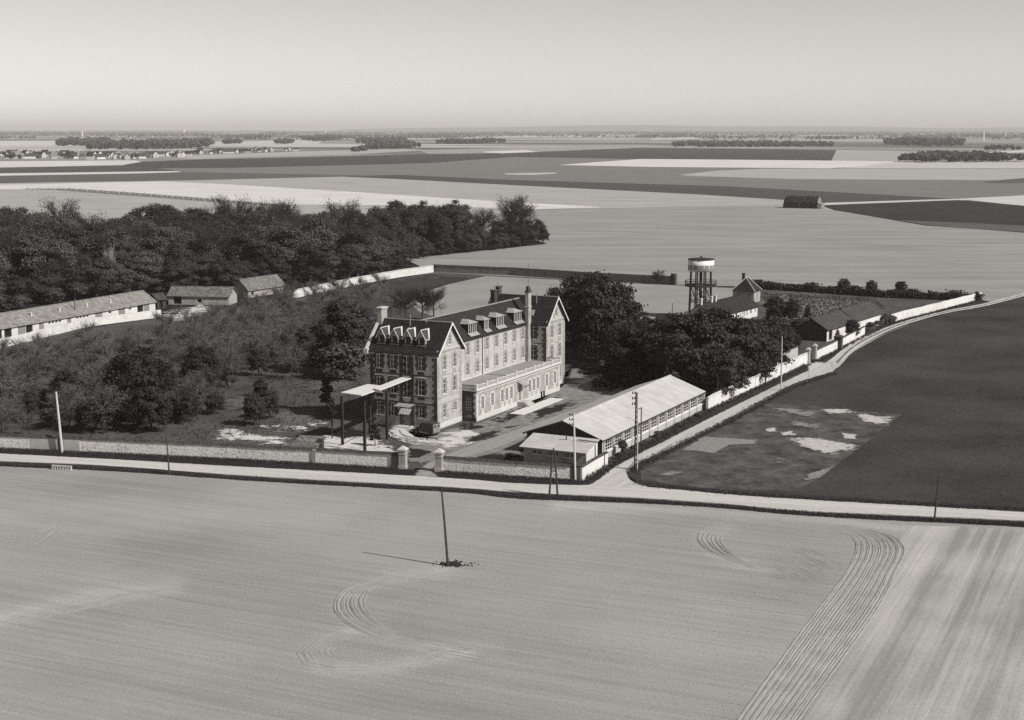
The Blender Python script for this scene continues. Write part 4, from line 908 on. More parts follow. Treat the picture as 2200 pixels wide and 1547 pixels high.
# plastered repair panels and dark buttress on the left wall
a_, b_ = G(66, 965) - G(-160, 953), G(176, 970) - G(-160, 953); d_ = (b_ - a_); n_ = Vector((-d_.y, d_.x, 0)).normalized()
for s0, s1 in ((0.02, 0.55), (0.60, 0.98)):
    p, q = a_ + d_ * s0 - n_ * 0.28, a_ + d_ * s1 - n_ * 0.28
    MB().hexa([(p.x, p.y, -0.2), (q.x, q.y, -0.2), (q.x + n_.x * .1, q.y + n_.y * .1, -0.2), (p.x + n_.x * .1, p.y + n_.y * .1, -0.2), (p.x, p.y, 1.78), (q.x, q.y, 1.78), (q.x + n_.x * .1, q.y + n_.y * .1, 1.78), (p.x + n_.x * .1, p.y + n_.y * .1, 1.78)]).build('plaster_panel', M['plaster'], lw)
def pil(parent, px, base_px, w_, dp, h, mat, name):
    p = G(*px) - G(*base_px); MB().box(-w_ / 2, w_ / 2, -dp, 0.4, -0.3, h).build(name, mat, parent, (p.x, p.y, 0), math.radians(-16))
pil(lw, (130, 967), (-160, 953), 0.7, 0.55, 2.0, M['brick'], 'buttress'); pil(lw, (677, 995), (-160, 953), 0.5, 0.36, 2.0, M['brickmid'], 'buttress'); pil(lw, (850, 1005), (-160, 953), 1.0, 0.4, 2.05, M['brick'], 'buttress')
rw = wall_run('boundary_wall', [(950, 1011), (1100, 1022), (1224, 1030)], 1.75, 0.5, M['rubble'], 0.30, 'short flint wall with dark coping right of the front gate', wob=0.03)
cp = wall_run('wall_corner_block', [(1223, 1029.5), (1247, 1030)], 1.95, 0.62, M['brick'], 0.2, 'dark brick corner block where the front wall meets the side wall')
wall_run('boundary_wall', [(1248, 1029), (1272, 1014), (1303, 996)], 1.65, 0.4, M['limewash'], 0.18, 'short whitewashed side wall between the corner and the hall', wob=0.02)
wall_run('boundary_wall', [(1519, 880), (1545, 866), (1600, 842), (1650, 819), (1700, 795), (1733, 779)], 2.0, 0.42, M['limewash'], 0.14, 'whitewashed side wall under the chestnuts beside the track', M['plaster'], wob=0.05)
wall_run('boundary_wall', [(1753, 772), (1797, 751)], 1.95, 0.42, M['limewash'], 0.16, 'whitewashed side wall just beyond the side gate', wob=0.03)
wall_run('boundary_wall', [(1807, 745), (1845, 725), (1856, 719)], 1.9, 0.42, M['limewash'], 0.12, 'whitewashed wall in front of the right barn', wob=0.05)
wall_run('boundary_wall', [(1905, 694), (1940, 684), (2000, 669), (2060, 654), (2107, 642)], 1.8, 0.42, M['limewash'], 0.0, 'far whitewashed side wall running up to the hedge', wob=0.08)
wall_run('boundary_wall', [(931, 583), (1100, 590), (1290, 602), (1447, 610)], 2.0, 0.5, M['rubbled'], 0.3, 'dark brick rear wall behind the kitchen field', wob=0.03)
wall_run('wall_pier', [(1443, 610), (1452, 611)], 3.0, 0.9, M['brick'], 0.2, 'dark pier ending the rear wall')
wall_run('boundary_wall', [(930, 584), (860, 594), (760, 612), (690, 627), (615, 643)], 2.1, 0.45, M['limewash'], 0.12, 'bright whitewashed wall running from the wood to the rear wall', M['plaster'], wob=0.04)
wall_run('boundary_wall', [(-120, 778), (0, 747), (100, 722), (190, 700), (345, 680)], 1.75, 0.4, M['limewash'], 0.0, 'whitewashed yard wall in front of the long stable', wob=0.06)
wall_run('inner_wall', [(1668, 788), (1712, 768)], 2.3, 0.35, M['plaster'], 0.1, 'grey inner wall behind the side wall near the gate')
def gate_pier(px, h, label, mat, capmat, w_=1.05, rot=-16):
    p = G(*px); g_ = empty('gate_pier', p, math.radians(rot)); tag(g_, label, 'gate pier')
    MB().box(-w_ / 2, w_ / 2, -w_ / 2, w_ / 2, -0.3, h).box(-w_ / 2 - .07, w_ / 2 + .07, -w_ / 2 - .07, w_ / 2 + .07, 0.0, 0.4).box(-w_ / 2 - .06, w_ / 2 + .06, -w_ / 2 - .06, w_ / 2 + .06, h - 0.55, h - 0.42).build('shaft', mat, g_)
    e = w_ / 2 + 0.16; MB().box(-e, e, -e, e, h, h + 0.16).hexa([(-e, -e, h + .161), (e, -e, h + .161), (e, e, h + .161), (-e, e, h + .161), (-.08, -.08, h + .6), (.08, -.08, h + .6), (.08, .08, h + .6), (-.08, .08, h + .6)]).build('cap', capmat, g_)
gate_pier((866, 1006), 2.55, 'brick gate pier with stone cap left of the drive', M['brickmid'], M['concrete'], 0.95)
gate_pier((944, 1012), 2.55, 'brick gate pier with stone cap right of the drive', M['brickmid'], M['concrete'], 0.95)
gate_pier((1736, 779), 2.5, 'slim pale pier of the side gate nearer the hall', M['plaster'], M['plaster'], 0.6, 64)
gate_pier((1750, 773), 2.7, 'slim pale pier of the side gate nearer the barn', M['plaster'], M['plaster'], 0.6, 64)
gate_pier((1801, 750), 2.6, 'dark brick pier in the wall before the barn', M['brick'], M['brick'], 1.5, 64)
sg = empty('side_gate', G(1737, 778), math.radians(63)); tag(sg, 'dark solid gate leaf between the slim pale piers', 'gate')
L_ = (G(1749, 773) - G(1737, 778)).length
for q in range(6): MB().box(0.35 + (L_ - 0.7) * q / 6, 0.35 + (L_ - 0.7) * (q + 1) / 6 - 0.03, -0.04, 0.04, 0.1, 2.0).build('board', M['wood'], sg)
MB().box(0.3, L_ - 0.3, 0.041, 0.10, 0.5, 0.65).box(0.3, L_ - 0.3, 0.041, 0.10, 1.5, 1.65).build('gate_rail', M['wood'], sg)
# garden shed with tiled lean-to roof behind the left wall
gp = G(623, 990); gs = empty('garden_shed', G(628, 989) + Vector((0, 0.75, 0)), math.radians(-15)); tag(gs, 'small tiled shed leaning on the inside of the left front wall', 'shed')
Lg = (G(683, 991) - G(628, 989)).length
MB().box(0.1, Lg - 0.1, 0.1, 2.2, -0.2, 1.9).build('wall', M['brickmid'], gs)
MB().slab([(-0.2, -0.75, 2.0), (Lg + 0.1, -0.75, 2.0), (Lg + 0.5, 2.4, 3.0), (0.1, 2.4, 3.0)], 0.1).build('roof', M['tile_mid'], gs)
MB().box(Lg - 0.2, Lg + 0.5, 0.6, 1.3, 0, 2.95).build('chimney', M['brick'], gs)

# ------------------------------------------------------------------ tall canopy, van, kerbs
CZ = 7.45
cn = empty('entrance_canopy_walk', (0, 0, 0)); tag(cn, 'tall flat concrete canopy on dark columns in front of the near wing', 'canopy')
def at(x, y, z): q = G(x, y, z); return (q.x, q.y, z)
MB().slab([at(732, 843, CZ), at(776, 849, CZ), at(833, 830, CZ), at(790, 825, CZ)], 0.15).build('roof_slab', M['slabtop'], cn)
MB().slab([at(802, 834, CZ + .26), at(816, 838, CZ + .26), at(889, 810, CZ + .26), at(873, 806, CZ + .26)], 0.14).build('roof_slab', M['slabtop'], cn)
for x, y, h in ((736, 955, CZ - .15), (784, 969, CZ - .15), (832, 942, CZ - .15), (795, 930, CZ - .15), (879, 915, CZ + .06)):
    p = G(x, y); MB().box(-0.17, 0.17, -0.17, 0.17, -0.2, h - 0.002).build('column', M['darkconc'], cn, (p.x, p.y, 0), AX)
gz = lambda x, y, z: (G(x, y).x, G(x, y).y, z)
MB().tube([gz(736, 955, 4.2), gz(784, 969, 4.2)], 0.07, 5).build('tie_beam', M['darkconc'], cn); MB().tube([gz(784, 969, 4.3), gz(832, 942, 4.3)], 0.07, 5).build('tie_beam', M['darkconc'], cn)
dp = empty('dark_post', G(714, 941)); tag(dp, 'dark post standing alone left of the canopy columns', 'post'); MB().tube([(0, 0, -.2), (0, 0, 4.2)], 0.12, 8).build('shaft', M['darkconc'], dp); MB().box(-.2, .2, -.2, .2, 4.2, 4.32).build('cap', M['darkconc'], dp)
# van: bonnet and cab to the left, box body, grey rear doors to the right
vp = G(930, 938); vdir = (G(930, 938) - G(890, 931.5)); va = math.atan2(vdir.y, vdir.x)
van = empty('parked_van', vp, va); tag(van, 'small dark box van with grey rear doors parked by the entrance', 'van')
vl, vw, vh = 3.6, 1.75, 1.85
MB().box(-2.3, 0.0, 0.0, vw, 0.45, vh).box(-2.28, -0.02, 0.05, vw - 0.05, vh, vh + 0.06).build('body', M['van'], van)
MB().hexa([(-3.0, 0.1, 0.45), (-2.302, 0.1, 0.45), (-2.302, vw - .1, 0.45), (-3.0, vw - .1, 0.45), (-2.75, 0.18, 1.55), (-2.302, 0.14, 1.68), (-2.302, vw - .14, 1.68), (-2.75, vw - .18, 1.55)]).build('cab', M['van'], van)
MB().hexa([(-3.85, 0.35, 0.45), (-3.002, 0.2, 0.45), (-3.002, vw - .2, 0.45), (-3.85, vw - .35, 0.45), (-3.8, 0.45, 0.9), (-3.002, 0.28, 1.08), (-3.002, vw - .28, 1.08), (-3.8, vw - .45, 0.9)]).build('bonnet', M['van'], van)
MB().hexa([(-2.98, 0.3, 1.1), (-2.97, 0.3, 1.1), (-2.97, vw - .3, 1.1), (-2.98, vw - .3, 1.1), (-2.80, 0.3, 1.5), (-2.79, 0.3, 1.5), (-2.79, vw - .3, 1.5), (-2.80, vw - .3, 1.5)]).build('windscreen', M['glass'], van)
MB().box(-2.72, -2.38, 0.085, 0.12, 1.1, 1.5).build('side_window', M['glass'], van)
for y0_ in (0.08, vw / 2 + 0.02):
    dd = MB().box(0.002, 0.04, y0_, y0_ + vw / 2 - 0.1, 0.5, vh - 0.06).build('rear_door', M['vangrey'], van); MB().box(0.041, 0.05, y0_ + .2, y0_ + .55, 1.3, 1.6).build('door_window', M['glass'], dd)
def wheel_mesh(name, r_, w_, m): return MB().tube([(0, -w_ / 2, 0), (0, w_ / 2, 0)], r_, 14).mesh(name, m)
wt, wr = wheel_mesh('tyre', 0.36, 0.18, M['black']), wheel_mesh('rim', 0.2, 0.2, M['vangrey'])
for x in (-3.3, -0.7):
    for y in (0.06, vw - 0.06): wq = obj('wheel', wt, van, (x, y, 0.36)); obj('rim', wr, wq)
for y in (0.35, vw - 0.35): MB().tube([(-3.86, y, 0.8), (-3.93, y, 0.8)], 0.12, 10).build('headlight', M['vangrey'], van)
MB().box(-3.98, -3.9, 0.15, vw - 0.15, 0.42, 0.56).build('bumper', M['metal'], van); MB().box(0.045, 0.12, 0.15, vw - 0.15, 0.36, 0.48).build('bumper', M['metal'], van)
# kerbs of the turning circle: stone by stone
def kerb(px, label, step=1.1, w_=0.25, h=0.16, m='stone'):
    pts = smooth_pts([G(*p) for p in px], step); kb = empty('kerb', (pts[0].x, pts[0].y, 0)); tag(kb, label, 'kerb')
    me = cached(('kerb', step, m), lambda: MB().box(0.03, step - 0.04, -w_ / 2, w_ / 2, -0.15, h).mesh('kerb_stone', M[m]))
    for a, b in zip(pts, pts[1:]):
        d = b - a; obj('kerb_stone', me, kb, (a.x - pts[0].x, a.y - pts[0].y, rnd.uniform(-.01, .01)), math.atan2(d.y, d.x))
kerb([(834, 930), (842, 938), (856, 944), (876, 948), (905, 951), (950, 955)], 'outer curved kerb of the turning circle by the entrance')
kerb([(861, 924), (864, 932), (876, 938), (900, 943), (940, 946), (972, 948)], 'inner curved kerb round the parked van')
for x, y in ((869, 944.5), (888, 947.5)):
    p = G(x, y); c = MB().box(-0.75, 0.75, -0.28, 0.28, -0.1, 0.36).box(-0.7, 0.7, -0.23, 0.23, 0.361, 0.40).build('concrete_block', M['concrete'], None, p, math.radians(-10)); tag(c, 'left one of two concrete blocks lying on the kerb' if x < 880 else 'right one of two concrete blocks lying on the kerb', 'block', 'concrete blocks on the kerb')
# culvert head beside the road at left
cu = empty('culvert_head', G(133, 1009), math.radians(-15)); tag(cu, 'small white culvert head with gaps in the roadside ditch', 'culvert')
MB().box(-1.5, 1.5, -0.12, 0.12, 0.42, 0.58).build('rail', M['stone'], cu)
for q in range(8):
    x = -1.4 + 0.4 * q; MB().box(x - 0.09, x + 0.09, -0.1, 0.1, -0.2, 0.419).build('baluster', M['stone'], cu)

# ------------------------------------------------------------------ poles
def pole(px, top, h, r_, m, label, arms=0, name='utility_pole', insul=True):
    b = G(*px); tp = G(top, px[1]); lean = (tp.x - b.x); o = empty(name, b); tag(o, label, 'pole')
    MB().tube([(0, 0, -0.5), (lean * 0.5, 0, h * 0.5), (lean, 0, h)], [r_ * 1.15, r_, r_ * 0.75], 8).build('shaft', m, o)
    for q in range(arms):
        z = h - 0.25 - 0.65 * q; x_ = lean * z / h
        MB().box(x_ - 0.65, x_ + 0.1, -0.04, 0.04, z - 0.05, z + 0.05).build('crossarm', M['metal'], o)
        if insul:
            for dx in (-0.6, -0.25): MB().tube([(x_ + dx, 0, z + 0.051), (x_ + dx, 0, z + 0.24)], [0.07, 0.05], 6).build('insulator', M['black'], o)
    return o
pole((134, 971), 126.5, 8.8, 0.17, M['woodpale'], 'pale tapering pole in front of the left wall', 0)
pole((364, 1019), 360, 5.5, 0.10, M['wood'], 'thin dark pole on the ditch verge at left', 0)
pole((963, 1215), 949.5, 8.6, 0.13, M['wood'], 'lone leaning pole in the middle of the tilled field', 0)
pole((1236, 1031), 1232, 9.0, 0.14, M['woodpale'], 'pale pole with three insulator arms at the wall corner', 3)
pole((1377, 950), 1377, 5.3, 0.10, M['wood'], 'thin dark pole against the hall windows', 1, insul=False)
pole((2007, 1118), 2013, 5.5, 0.10, M['wood'], 'thin dark pole on the right roadside verge', 0)
pole((1645, 826), 1643, 7.4, 0.12, M['wood'], 'dark pole in front of the chestnuts nearer the hall', 2)
pole((1678, 838), 1677, 9.6, 0.11, M['woodpale'], 'tall grey pole at the edge of the track', 0)
pole((1541, 866), 1541, 4.6, 0.08, M['wood'], 'thin pole at the end of the hall', 0)
pole((163, 696), 162, 6.0, 0.11, M['wood'], 'dark pole standing before the long stable', 0)
pole((1444, 690), 1444, 4.4, 0.10, M['wood'], 'short dark pole by the small dark hut', 0)
pole((1803, 668), 1803, 4.0, 0.09, M['wood'], 'thin dark pole behind the right barn', 0)
# A-shaped double pole
p = G(1189, 1066); ap = empty('a_frame_pole', p); tag(ap, 'dark A-shaped double pole beside the road', 'pole')
for sg_ in (-1, 1): MB().tube([(sg_ * 0.55, 0, -.4), (0.16 * sg_, 0, 5.6)], [0.14, 0.10], 8).build('leg', M['wood'], ap)
MB().box(-0.34, 0.34, -0.06, 0.06, 3.2, 3.34).build('crosspiece', M['wood'], ap); MB().tube([(0, 0, 5.4), (0, 0, 6.2)], 0.1, 6).build('head', M['metal'], ap)
# reinforced-concrete pole with ladder-like openings
p = G(1366, 1009); lp = empty('concrete_pole', p, math.radians(20)); tag(lp, 'tall ladder-like concrete pole at the mouth of the track', 'pole'); hp = 10.7
for sg_ in (-1, 1): MB().hexa([(sg_ * .2 - .06, -.13, -.4), (sg_ * .2 + .06, -.13, -.4), (sg_ * .2 + .06, .13, -.4), (sg_ * .2 - .06, .13, -.4), (sg_ * .1 - .05, -.1, hp), (sg_ * .1 + .05, -.1, hp), (sg_ * .1 + .05, .1, hp), (sg_ * .1 - .05, .1, hp)]).build('upright', M['concrete'] if sg_ > 0 else M['darkconc'], lp)  # left upright and rungs: shade painted in as darker concrete
for q in range(14):
    z = 0.5 + q * 0.74; e = 0.2 - 0.1 * z / hp; MB().box(-e + .058, e - .058, -.06, .06, z, z + 0.22).build('rung', M['darkconc'], lp)
for q in range(3):
    z = hp - 0.1 - 0.75 * q; MB().box(-0.75, 0.1, -0.19, -0.13, z - .04, z + .04).build('crossarm', M['metal'], lp)
    for dx in (-0.7, -0.35): MB().tube([(dx, -.16, z + .041), (dx, -.16, z + .3)], [0.09, 0.06], 6).build('insulator', M['black'], lp)

# ------------------------------------------------------------------ water tower
tp_ = G(1504, 682); TW = empty('water_tower', tp_, 0.35); tag(TW, 'round white water tower on a dark lattice of legs', 'water tower')
TR, T0, T1 = 3.15, 11.5, 14.3
def ring(r0, r1, z0, z1, n=40, name='tank', m='white'):
    mb = MB(); mb.tube([(0, 0, z0), (0, 0, z1)], [r0, r1], n); o = mb.build(name, M[m], TW); o.data.polygons.foreach_set('use_smooth', [len(p.vertices) == 4 for p in o.data.polygons]); return o
tk = ring(TR, TR, T0, T1)
MB().tube([(0, 0, T1), (0, 0, T1 + 0.18), (0, 0, T1 + 0.5)], [TR + 0.12, TR + 0.12, 0.4], 40).build('tank_roof', M['darkconc'], tk)
MB().tube([(0, 0, T1 + .5), (0, 0, T1 + .9)], 0.22, 8).build('finial', M['metal'], tk)
np_ = 14
for q in range(np_):
    a0, a1 = 2 * math.pi * (q + 0.10) / np_, 2 * math.pi * (q + 0.90) / np_; R_ = TR + 0.035; mb = MB(); am = (a0 + a1) / 2
    pts = [(R_ * math.cos(a), R_ * math.sin(a)) for a in (a0, am, a1)]
    for (x0, y0), (x1, y1) in zip(pts, pts[1:]): mb.poly([(x0, y0, T0 + 0.35), (x1, y1, T0 + 0.35), (x1, y1, T0 + 1.55), (x0, y0, T0 + 1.55)])
    mb.build('panel', M['door'], tk)
lm = []
for q in range(8):
    a = 2 * math.pi * q / 8; x, y = 2.6 * math.cos(a), 2.6 * math.sin(a); k_ = 1.12
    MB().tube([(x * k_, y * k_, -0.4), (x, y, T0 + 0.05)], [0.20, 0.16], 7).build('leg', M['darkconc'], TW); lm.append((x, y))
MB().tube([(0, 0, -.4), (0, 0, T0)], 0.35, 10).build('riser_pipe', M['darkconc'], TW)
gal = MB()
for q in range(24):
    a0, a1 = 2 * math.pi * q / 24, 2 * math.pi * (q + 1) / 24
    gal.slab([(2.2 * math.cos(a0), 2.2 * math.sin(a0), 8.05), (3.9 * math.cos(a0), 3.9 * math.sin(a0), 8.05), (3.9 * math.cos(a1), 3.9 * math.sin(a1), 8.05), (2.2 * math.cos(a1), 2.2 * math.sin(a1), 8.05)], 0.3)
gl = gal.build('gallery', M['darkconc'], TW)
mb = MB()
for q in range(24):
    a0, a1 = 2 * math.pi * q / 24, 2 * math.pi * (q + 1) / 24; p0, p1 = (3.8 * math.cos(a0), 3.8 * math.sin(a0)), (3.8 * math.cos(a1), 3.8 * math.sin(a1))
    mb.tube([p0 + (8.05,), p0 + (9.1,)], 0.05, 4)
    for z in (8.6, 9.1): mb.tube([p0 + (z,), p1 + (z,)], 0.045, 4)
mb.build('railing', M['metal'], gl)
for q in range(8):
    (x0, y0), (x1, y1) = lm[q], lm[(q + 1) % 8]
    MB().tube([(x0 * 1.06, y0 * 1.06, 4.1), (x1 * 1.06, y1 * 1.06, 4.1)], 0.12, 5).build('ring_beam', M['darkconc'], TW)
    MB().tube([(x0 * 1.06, y0 * 1.06, 4.2), (x1 * 1.02, y1 * 1.02, 7.8)], 0.06, 4).build('brace', M['darkconc'], TW)
    MB().tube([(x1 * 1.06, y1 * 1.06, 4.2), (x0 * 1.02, y0 * 1.02, 7.8)], 0.06, 4).build('brace', M['darkconc'], TW)

# ------------------------------------------------------------------ lesser buildings
def shed_building(name, label, cat, pa, pb, depth, ze, zr, wallm, roofm, holes=(), hole_kind=None, side=1, gmat=None, over=0.4, hip=False, base=-0.4, surround=None):
    """gabled building: front wall from ground pixel pa to pb (seen from the camera side), body behind it"""
    a, b = G(*pa), G(*pb); d = b - a; L = d.length; r_ = empty(name, a, math.atan2(d.y, d.x)); tag(r_, label, cat)
    facade(r_, (0, 0), (1, 0), L, base, ze, wallm, list(holes), None, surround, None)
    out = [(0, base), (depth, base), (depth, ze), (depth / 2, zr - 0.1), (0, ze)]
    facade(r_, (L, 0), (0, 1), depth, base, zr, gmat or wallm, [], out); facade(r_, (0, depth), (0, -1), depth, base, zr, gmat or wallm, [], out)
    facade(r_, (L, depth), (-1, 0), L, base, ze, wallm)
    rf_ = gable_roof(r_, 0, L, 0, depth, ze, zr, roofm, 'x', over, 0.35, 0.14, roofm)
    return r_, rf_, L
# long stable at left: doors and windows read off the photograph (pixel x along the front)
fa, fb = (-140, 754), (334, 667)
def st(x):
    """metres along the stable front for photograph column x"""
    A_, B_ = G(*fa), G(*fb); lo, hi = 0.0, 1.0
    for _ in range(40):
        m_ = (lo + hi) / 2; p = A_.lerp(B_, m_); v = Vector((p.x, p.y, -CAM_H)); px = CX + F_PX * v.x / (v.y * FW[1] + v.z * FW[2])
        if px < x: lo = m_
        else: hi = m_
    return (G(*fb) - G(*fa)).length * lo
def z5(x): return x / 4.23
hl = []
def hole(xa, xb, z, h, kind):
    a, b = st(z5(xa)), st(z5(xb)); hl.append(((a + b) / 2, z, b - a, h, kind))
hole(-60, 20, 0.05, 2.1, 'void'); hole(42, 110, 0.05, 2.1, 'void'); hole(165, 234, 0.05, 2.05, 'door'); hole(238, 300, 0.05, 2.0, 'void'); hole(357, 400, 0.05, 2.0, 'door')
for q in range(4): hole(442 + 32 * q, 464 + 32 * q, 1.35, 0.5, 'dark')
hole(612, 650, 0.05, 2.0, 'door')
for q in range(4): hole(697 + 30 * q, 717 + 30 * q, 1.4, 0.5, 'dark')
hole(868, 932, 0.05, 2.1, 'door'); hole(990, 1016, 1.3, 0.5, 'dark'); hole(1078, 1138, 0.05, 2.1, 'door'); hole(1172, 1196, 1.3, 0.5, 'dark'); hole(1250, 1304, 0.05, 2.15, 'void'); hole(1308, 1358, 0.05, 2.1, 'door')
stb, srf, SL = shed_building('stable', 'long low whitewashed stable with tiled roof before the wood', 'stable', fa, fb, 7.6, 2.5, 5.0, M['limewash'], M['tile_pale'], hl)
for x in (345, 600, 845, 1060):
    s_ = st(z5(x)); v_ = MB().box(-0.14, 0.14, -0.14, 0.14, 3.0, 4.3).box(-0.2, 0.2, -0.2, 0.2, 4.301, 4.4).build('roof_vent', M['white'], srf, (s_, 1.7, 0))
# the barn behind its end and the little tiled shed
bb, br_, BL = shed_building('low_barn', 'low barn with weathered roof behind the end of the stable', 'barn', (362, 653), (492, 655), 7.0, 2.4, 4.4, M['brickmid'], M['tile_mid'], [(2.5, 0.0, 2.2, 2.0, 'void'), (8.5, 0.4, 1.2, 1.2, 'dark')])
lean, lr_, LL = shed_building('wooden_lean_to', 'small dark shed between the stable and the low barn', 'shed', (338, 662), (357, 660), 3.5, 2.4, 3.6, M['wood'], M['slate2'], [(1.2, 0, 1.0, 1.8, 'void')])
sm, sr_, S2 = shed_building('tiled_shed', 'small shed with steep weathered tile roof at the edge of the wood', 'shed', (533, 639), (611, 627), 5.5, 2.2, 4.9, M['brickmid'], M['tile_mid'], [(2.0, 0.2, 1.0, 1.7, 'dark')])
# keeper's cottage, hip-roofed house and small dark hut by the tower
ca, cb = (1527, 705), (1627, 678)
def frac(pa, pb, t_): return t_ * (G(*pb) - G(*pa)).length
ch = [(frac(ca, cb, f_), z, w_, h_, k_) for f_, z, w_, h_, k_ in ((0.40, 0.9, 0.8, 1.1, 'dark'), (0.53, 0.05, 0.9, 2.0, 'void'), (0.66, 1.3, 0.5, 0.5, 'dark'), (0.70, 0.8, 0.7, 1.3, 'win'), (0.76, 0.8, 0.7, 1.3, 'win'), (0.85, 0.9, 1.1, 1.1, 'win'), (0.95, 1.0, 0.6, 0.9, 'dark'))]
cot, crf, CL = shed_building('cottage', 'long white cottage with dark roof beside the water tower', 'cottage', ca, cb, 6.5, 2.7, 5.3, M['limewash'], M['slate'], ch)
for f_ in (0.05, 0.26, 0.34): chimney(crf, CL * f_, 3.3, 4.6, 6.6, 0.6, 0.6, M['limewash'])
def hip_house(name, label, cat, pa, ang, w_, d_, ze, zr, wallm, roofm, edge=None, holes=()):
    a = G(*pa); r_ = empty(name, a, ang); tag(r_, label, cat)
    facade(r_, (0, 0), (1, 0), w_, -0.4, ze, wallm, list(holes)); facade(r_, (w_, 0), (0, 1), d_, -0.4, ze, wallm, [(d_ * 0.5, 1.0, 0.8, 1.2, 'win')]); facade(r_, (w_, d_), (-1, 0), w_, -0.4, ze, wallm); facade(r_, (0, d_), (0, -1), d_, -0.4, ze, wallm)
    e = 0.4; c = [(-e, -e, ze - .1), (w_ + e, -e, ze - .1), (w_ + e, d_ + e, ze - .1), (-e, d_ + e, ze - .1)]; r0, r1 = (w_ / 2, d_ * 0.35, zr), (w_ / 2, d_ * 0.65, zr)
    mb = MB(); mb.poly([c[0], c[1], r0]).poly([c[1], c[2], r1, r0]).poly([c[2], c[3], r1]).poly([c[3], c[0], r0, r1]).poly([c[3], c[2], c[1], c[0]]); o = mb.build('roof', roofm, r_)
    for p, q in ((c[0], r0), (c[1], r0), (c[2], r1), (c[3], r1), (r0, r1)): MB().tube([p, q], 0.13, 5).build('hip_tile', edge or roofm, o)
    return r_, o
hh_, ho_ = hip_house('hip_roofed_house', 'square house with steep striped hip roof behind the cottage', 'house', (1574, 648), math.radians(-26.3), 5.9, 5.6, 3.0, 6.4, M['annex'], M['slate'], M['plaster'], [(1.8, 1.4, 0.8, 1.2, 'win'), (4.6, 1.4, 0.8, 1.2, 'win')])
chimney(ho_, 2.2, 2.2, 4.6, 7.6, 0.7, 0.7, M['brick'])
hut, hro_, HLn = shed_building('small_hut', 'small dark hut among the trees left of the water tower', 'hut', (1415, 716), (1446, 716), 4.5, 2.6, 4.2, M['wood'], M['slate'], [(1.5, 0, 1.0, 1.9, 'void')])
# right-hand barn pair
ba, bb2 = (1776, 733), (1836, 714)
b1, b1r, _ = shed_building('barn', 'dark gabled barn nearer the side gate', 'barn', ba, bb2, 7.0, 2.7, 4.8, M['limewash'], M['slate2'], [(2.2, 0, 2.0, 2.2, 'void'), (6.2, 0.8, 1.0, 1.0, 'dark')], gmat=M['wood'])
b2, b2r, _ = shed_building('barn', 'second barn with white end wall joined behind the gabled one', 'barn', (1837, 713.5), (1898, 693.5), 7.2, 2.8, 5.1, M['limewash'], M['slate2'], [])
# stack of straw in the fields
sa = G(1682, 446); sk = empty('straw_stack', sa, math.radians(-26)); tag(sk, 'dark thatched straw stack with a pale cut end in the far field', 'straw stack')
SLN, SD = 20.5, 9.0
prof = [(0, 0), (0.3, 3.4), (2.0, 5.6), (4.5, 6.8), (7.0, 5.6), (8.7, 3.4), (9.0, 0)]
mb = MB(); nseg = 14
for q in range(nseg + 1):
    x = SLN * q / nseg
    for y, z in prof: mb.v.append((x + (rnd.uniform(-.3, .3) if 0 < q < nseg else 0), y + rnd.uniform(-.25, .25), max(-0.3, z + rnd.uniform(-.3, .3) - (1.6 if q == 0 else 0.0) * (z > 3) - (0.3 if z == 0 else 0))))
for q in range(nseg):
    for k_ in range(len(prof) - 1): mb.f.append((q * 7 + k_, (q + 1) * 7 + k_, (q + 1) * 7 + k_ + 1, q * 7 + k_ + 1))
mb.f.append(tuple(range(6, -1, -1)))
mb.build('thatch', M['thatch'], sk)
me_ = MB(); me_.poly([(SLN + 0.02, y, max(z - 0.1, -0.3)) for y, z in prof]); me_.slab([(SLN + 0.03, 0.2, 3.2), (SLN + 2.2, 0.6, 2.6), (SLN + 2.2, 8.4, 2.6), (SLN + 0.03, 8.8, 3.2)], 2.9); me_.build('cut_end', M['straw'], sk)

# ------------------------------------------------------------------ vegetation
def quad_cloud(name, c, nrm, size, mat, seed, aspect=1.0):
    """one mesh of small free-standing leaf quads: centres, facing directions, half sizes"""
    R = np.random.RandomState(seed); n = len(c)
    nrm = nrm / (np.linalg.norm(nrm, axis=1, keepdims=True) + 1e-9)
    t_ = np.cross(nrm, R.normal(size=(n, 3))); t_ /= (np.linalg.norm(t_, axis=1, keepdims=True) + 1e-9); b_ = np.cross(nrm, t_)
    s = size[:, None]; bend = nrm * s * 0.25
    V = np.empty((n, 4, 3)); V[:, 0] = c - t_ * s - bend; V[:, 1] = c - b_ * s * aspect + bend * .5; V[:, 2] = c + t_ * s - bend; V[:, 3] = c + b_ * s * aspect + bend * .5
    me = bpy.data.meshes.new(name); me.vertices.add(4 * n); me.vertices.foreach_set('co', V.reshape(-1).astype(np.float32))
    me.loops.add(4 * n); me.loops.foreach_set('vertex_index', np.arange(4 * n, dtype=np.int32)); me.polygons.add(n)
    me.polygons.foreach_set('loop_start', np.arange(0, 4 * n, 4, dtype=np.int32)); me.materials.append(mat); me.update(calc_edges=True); return me
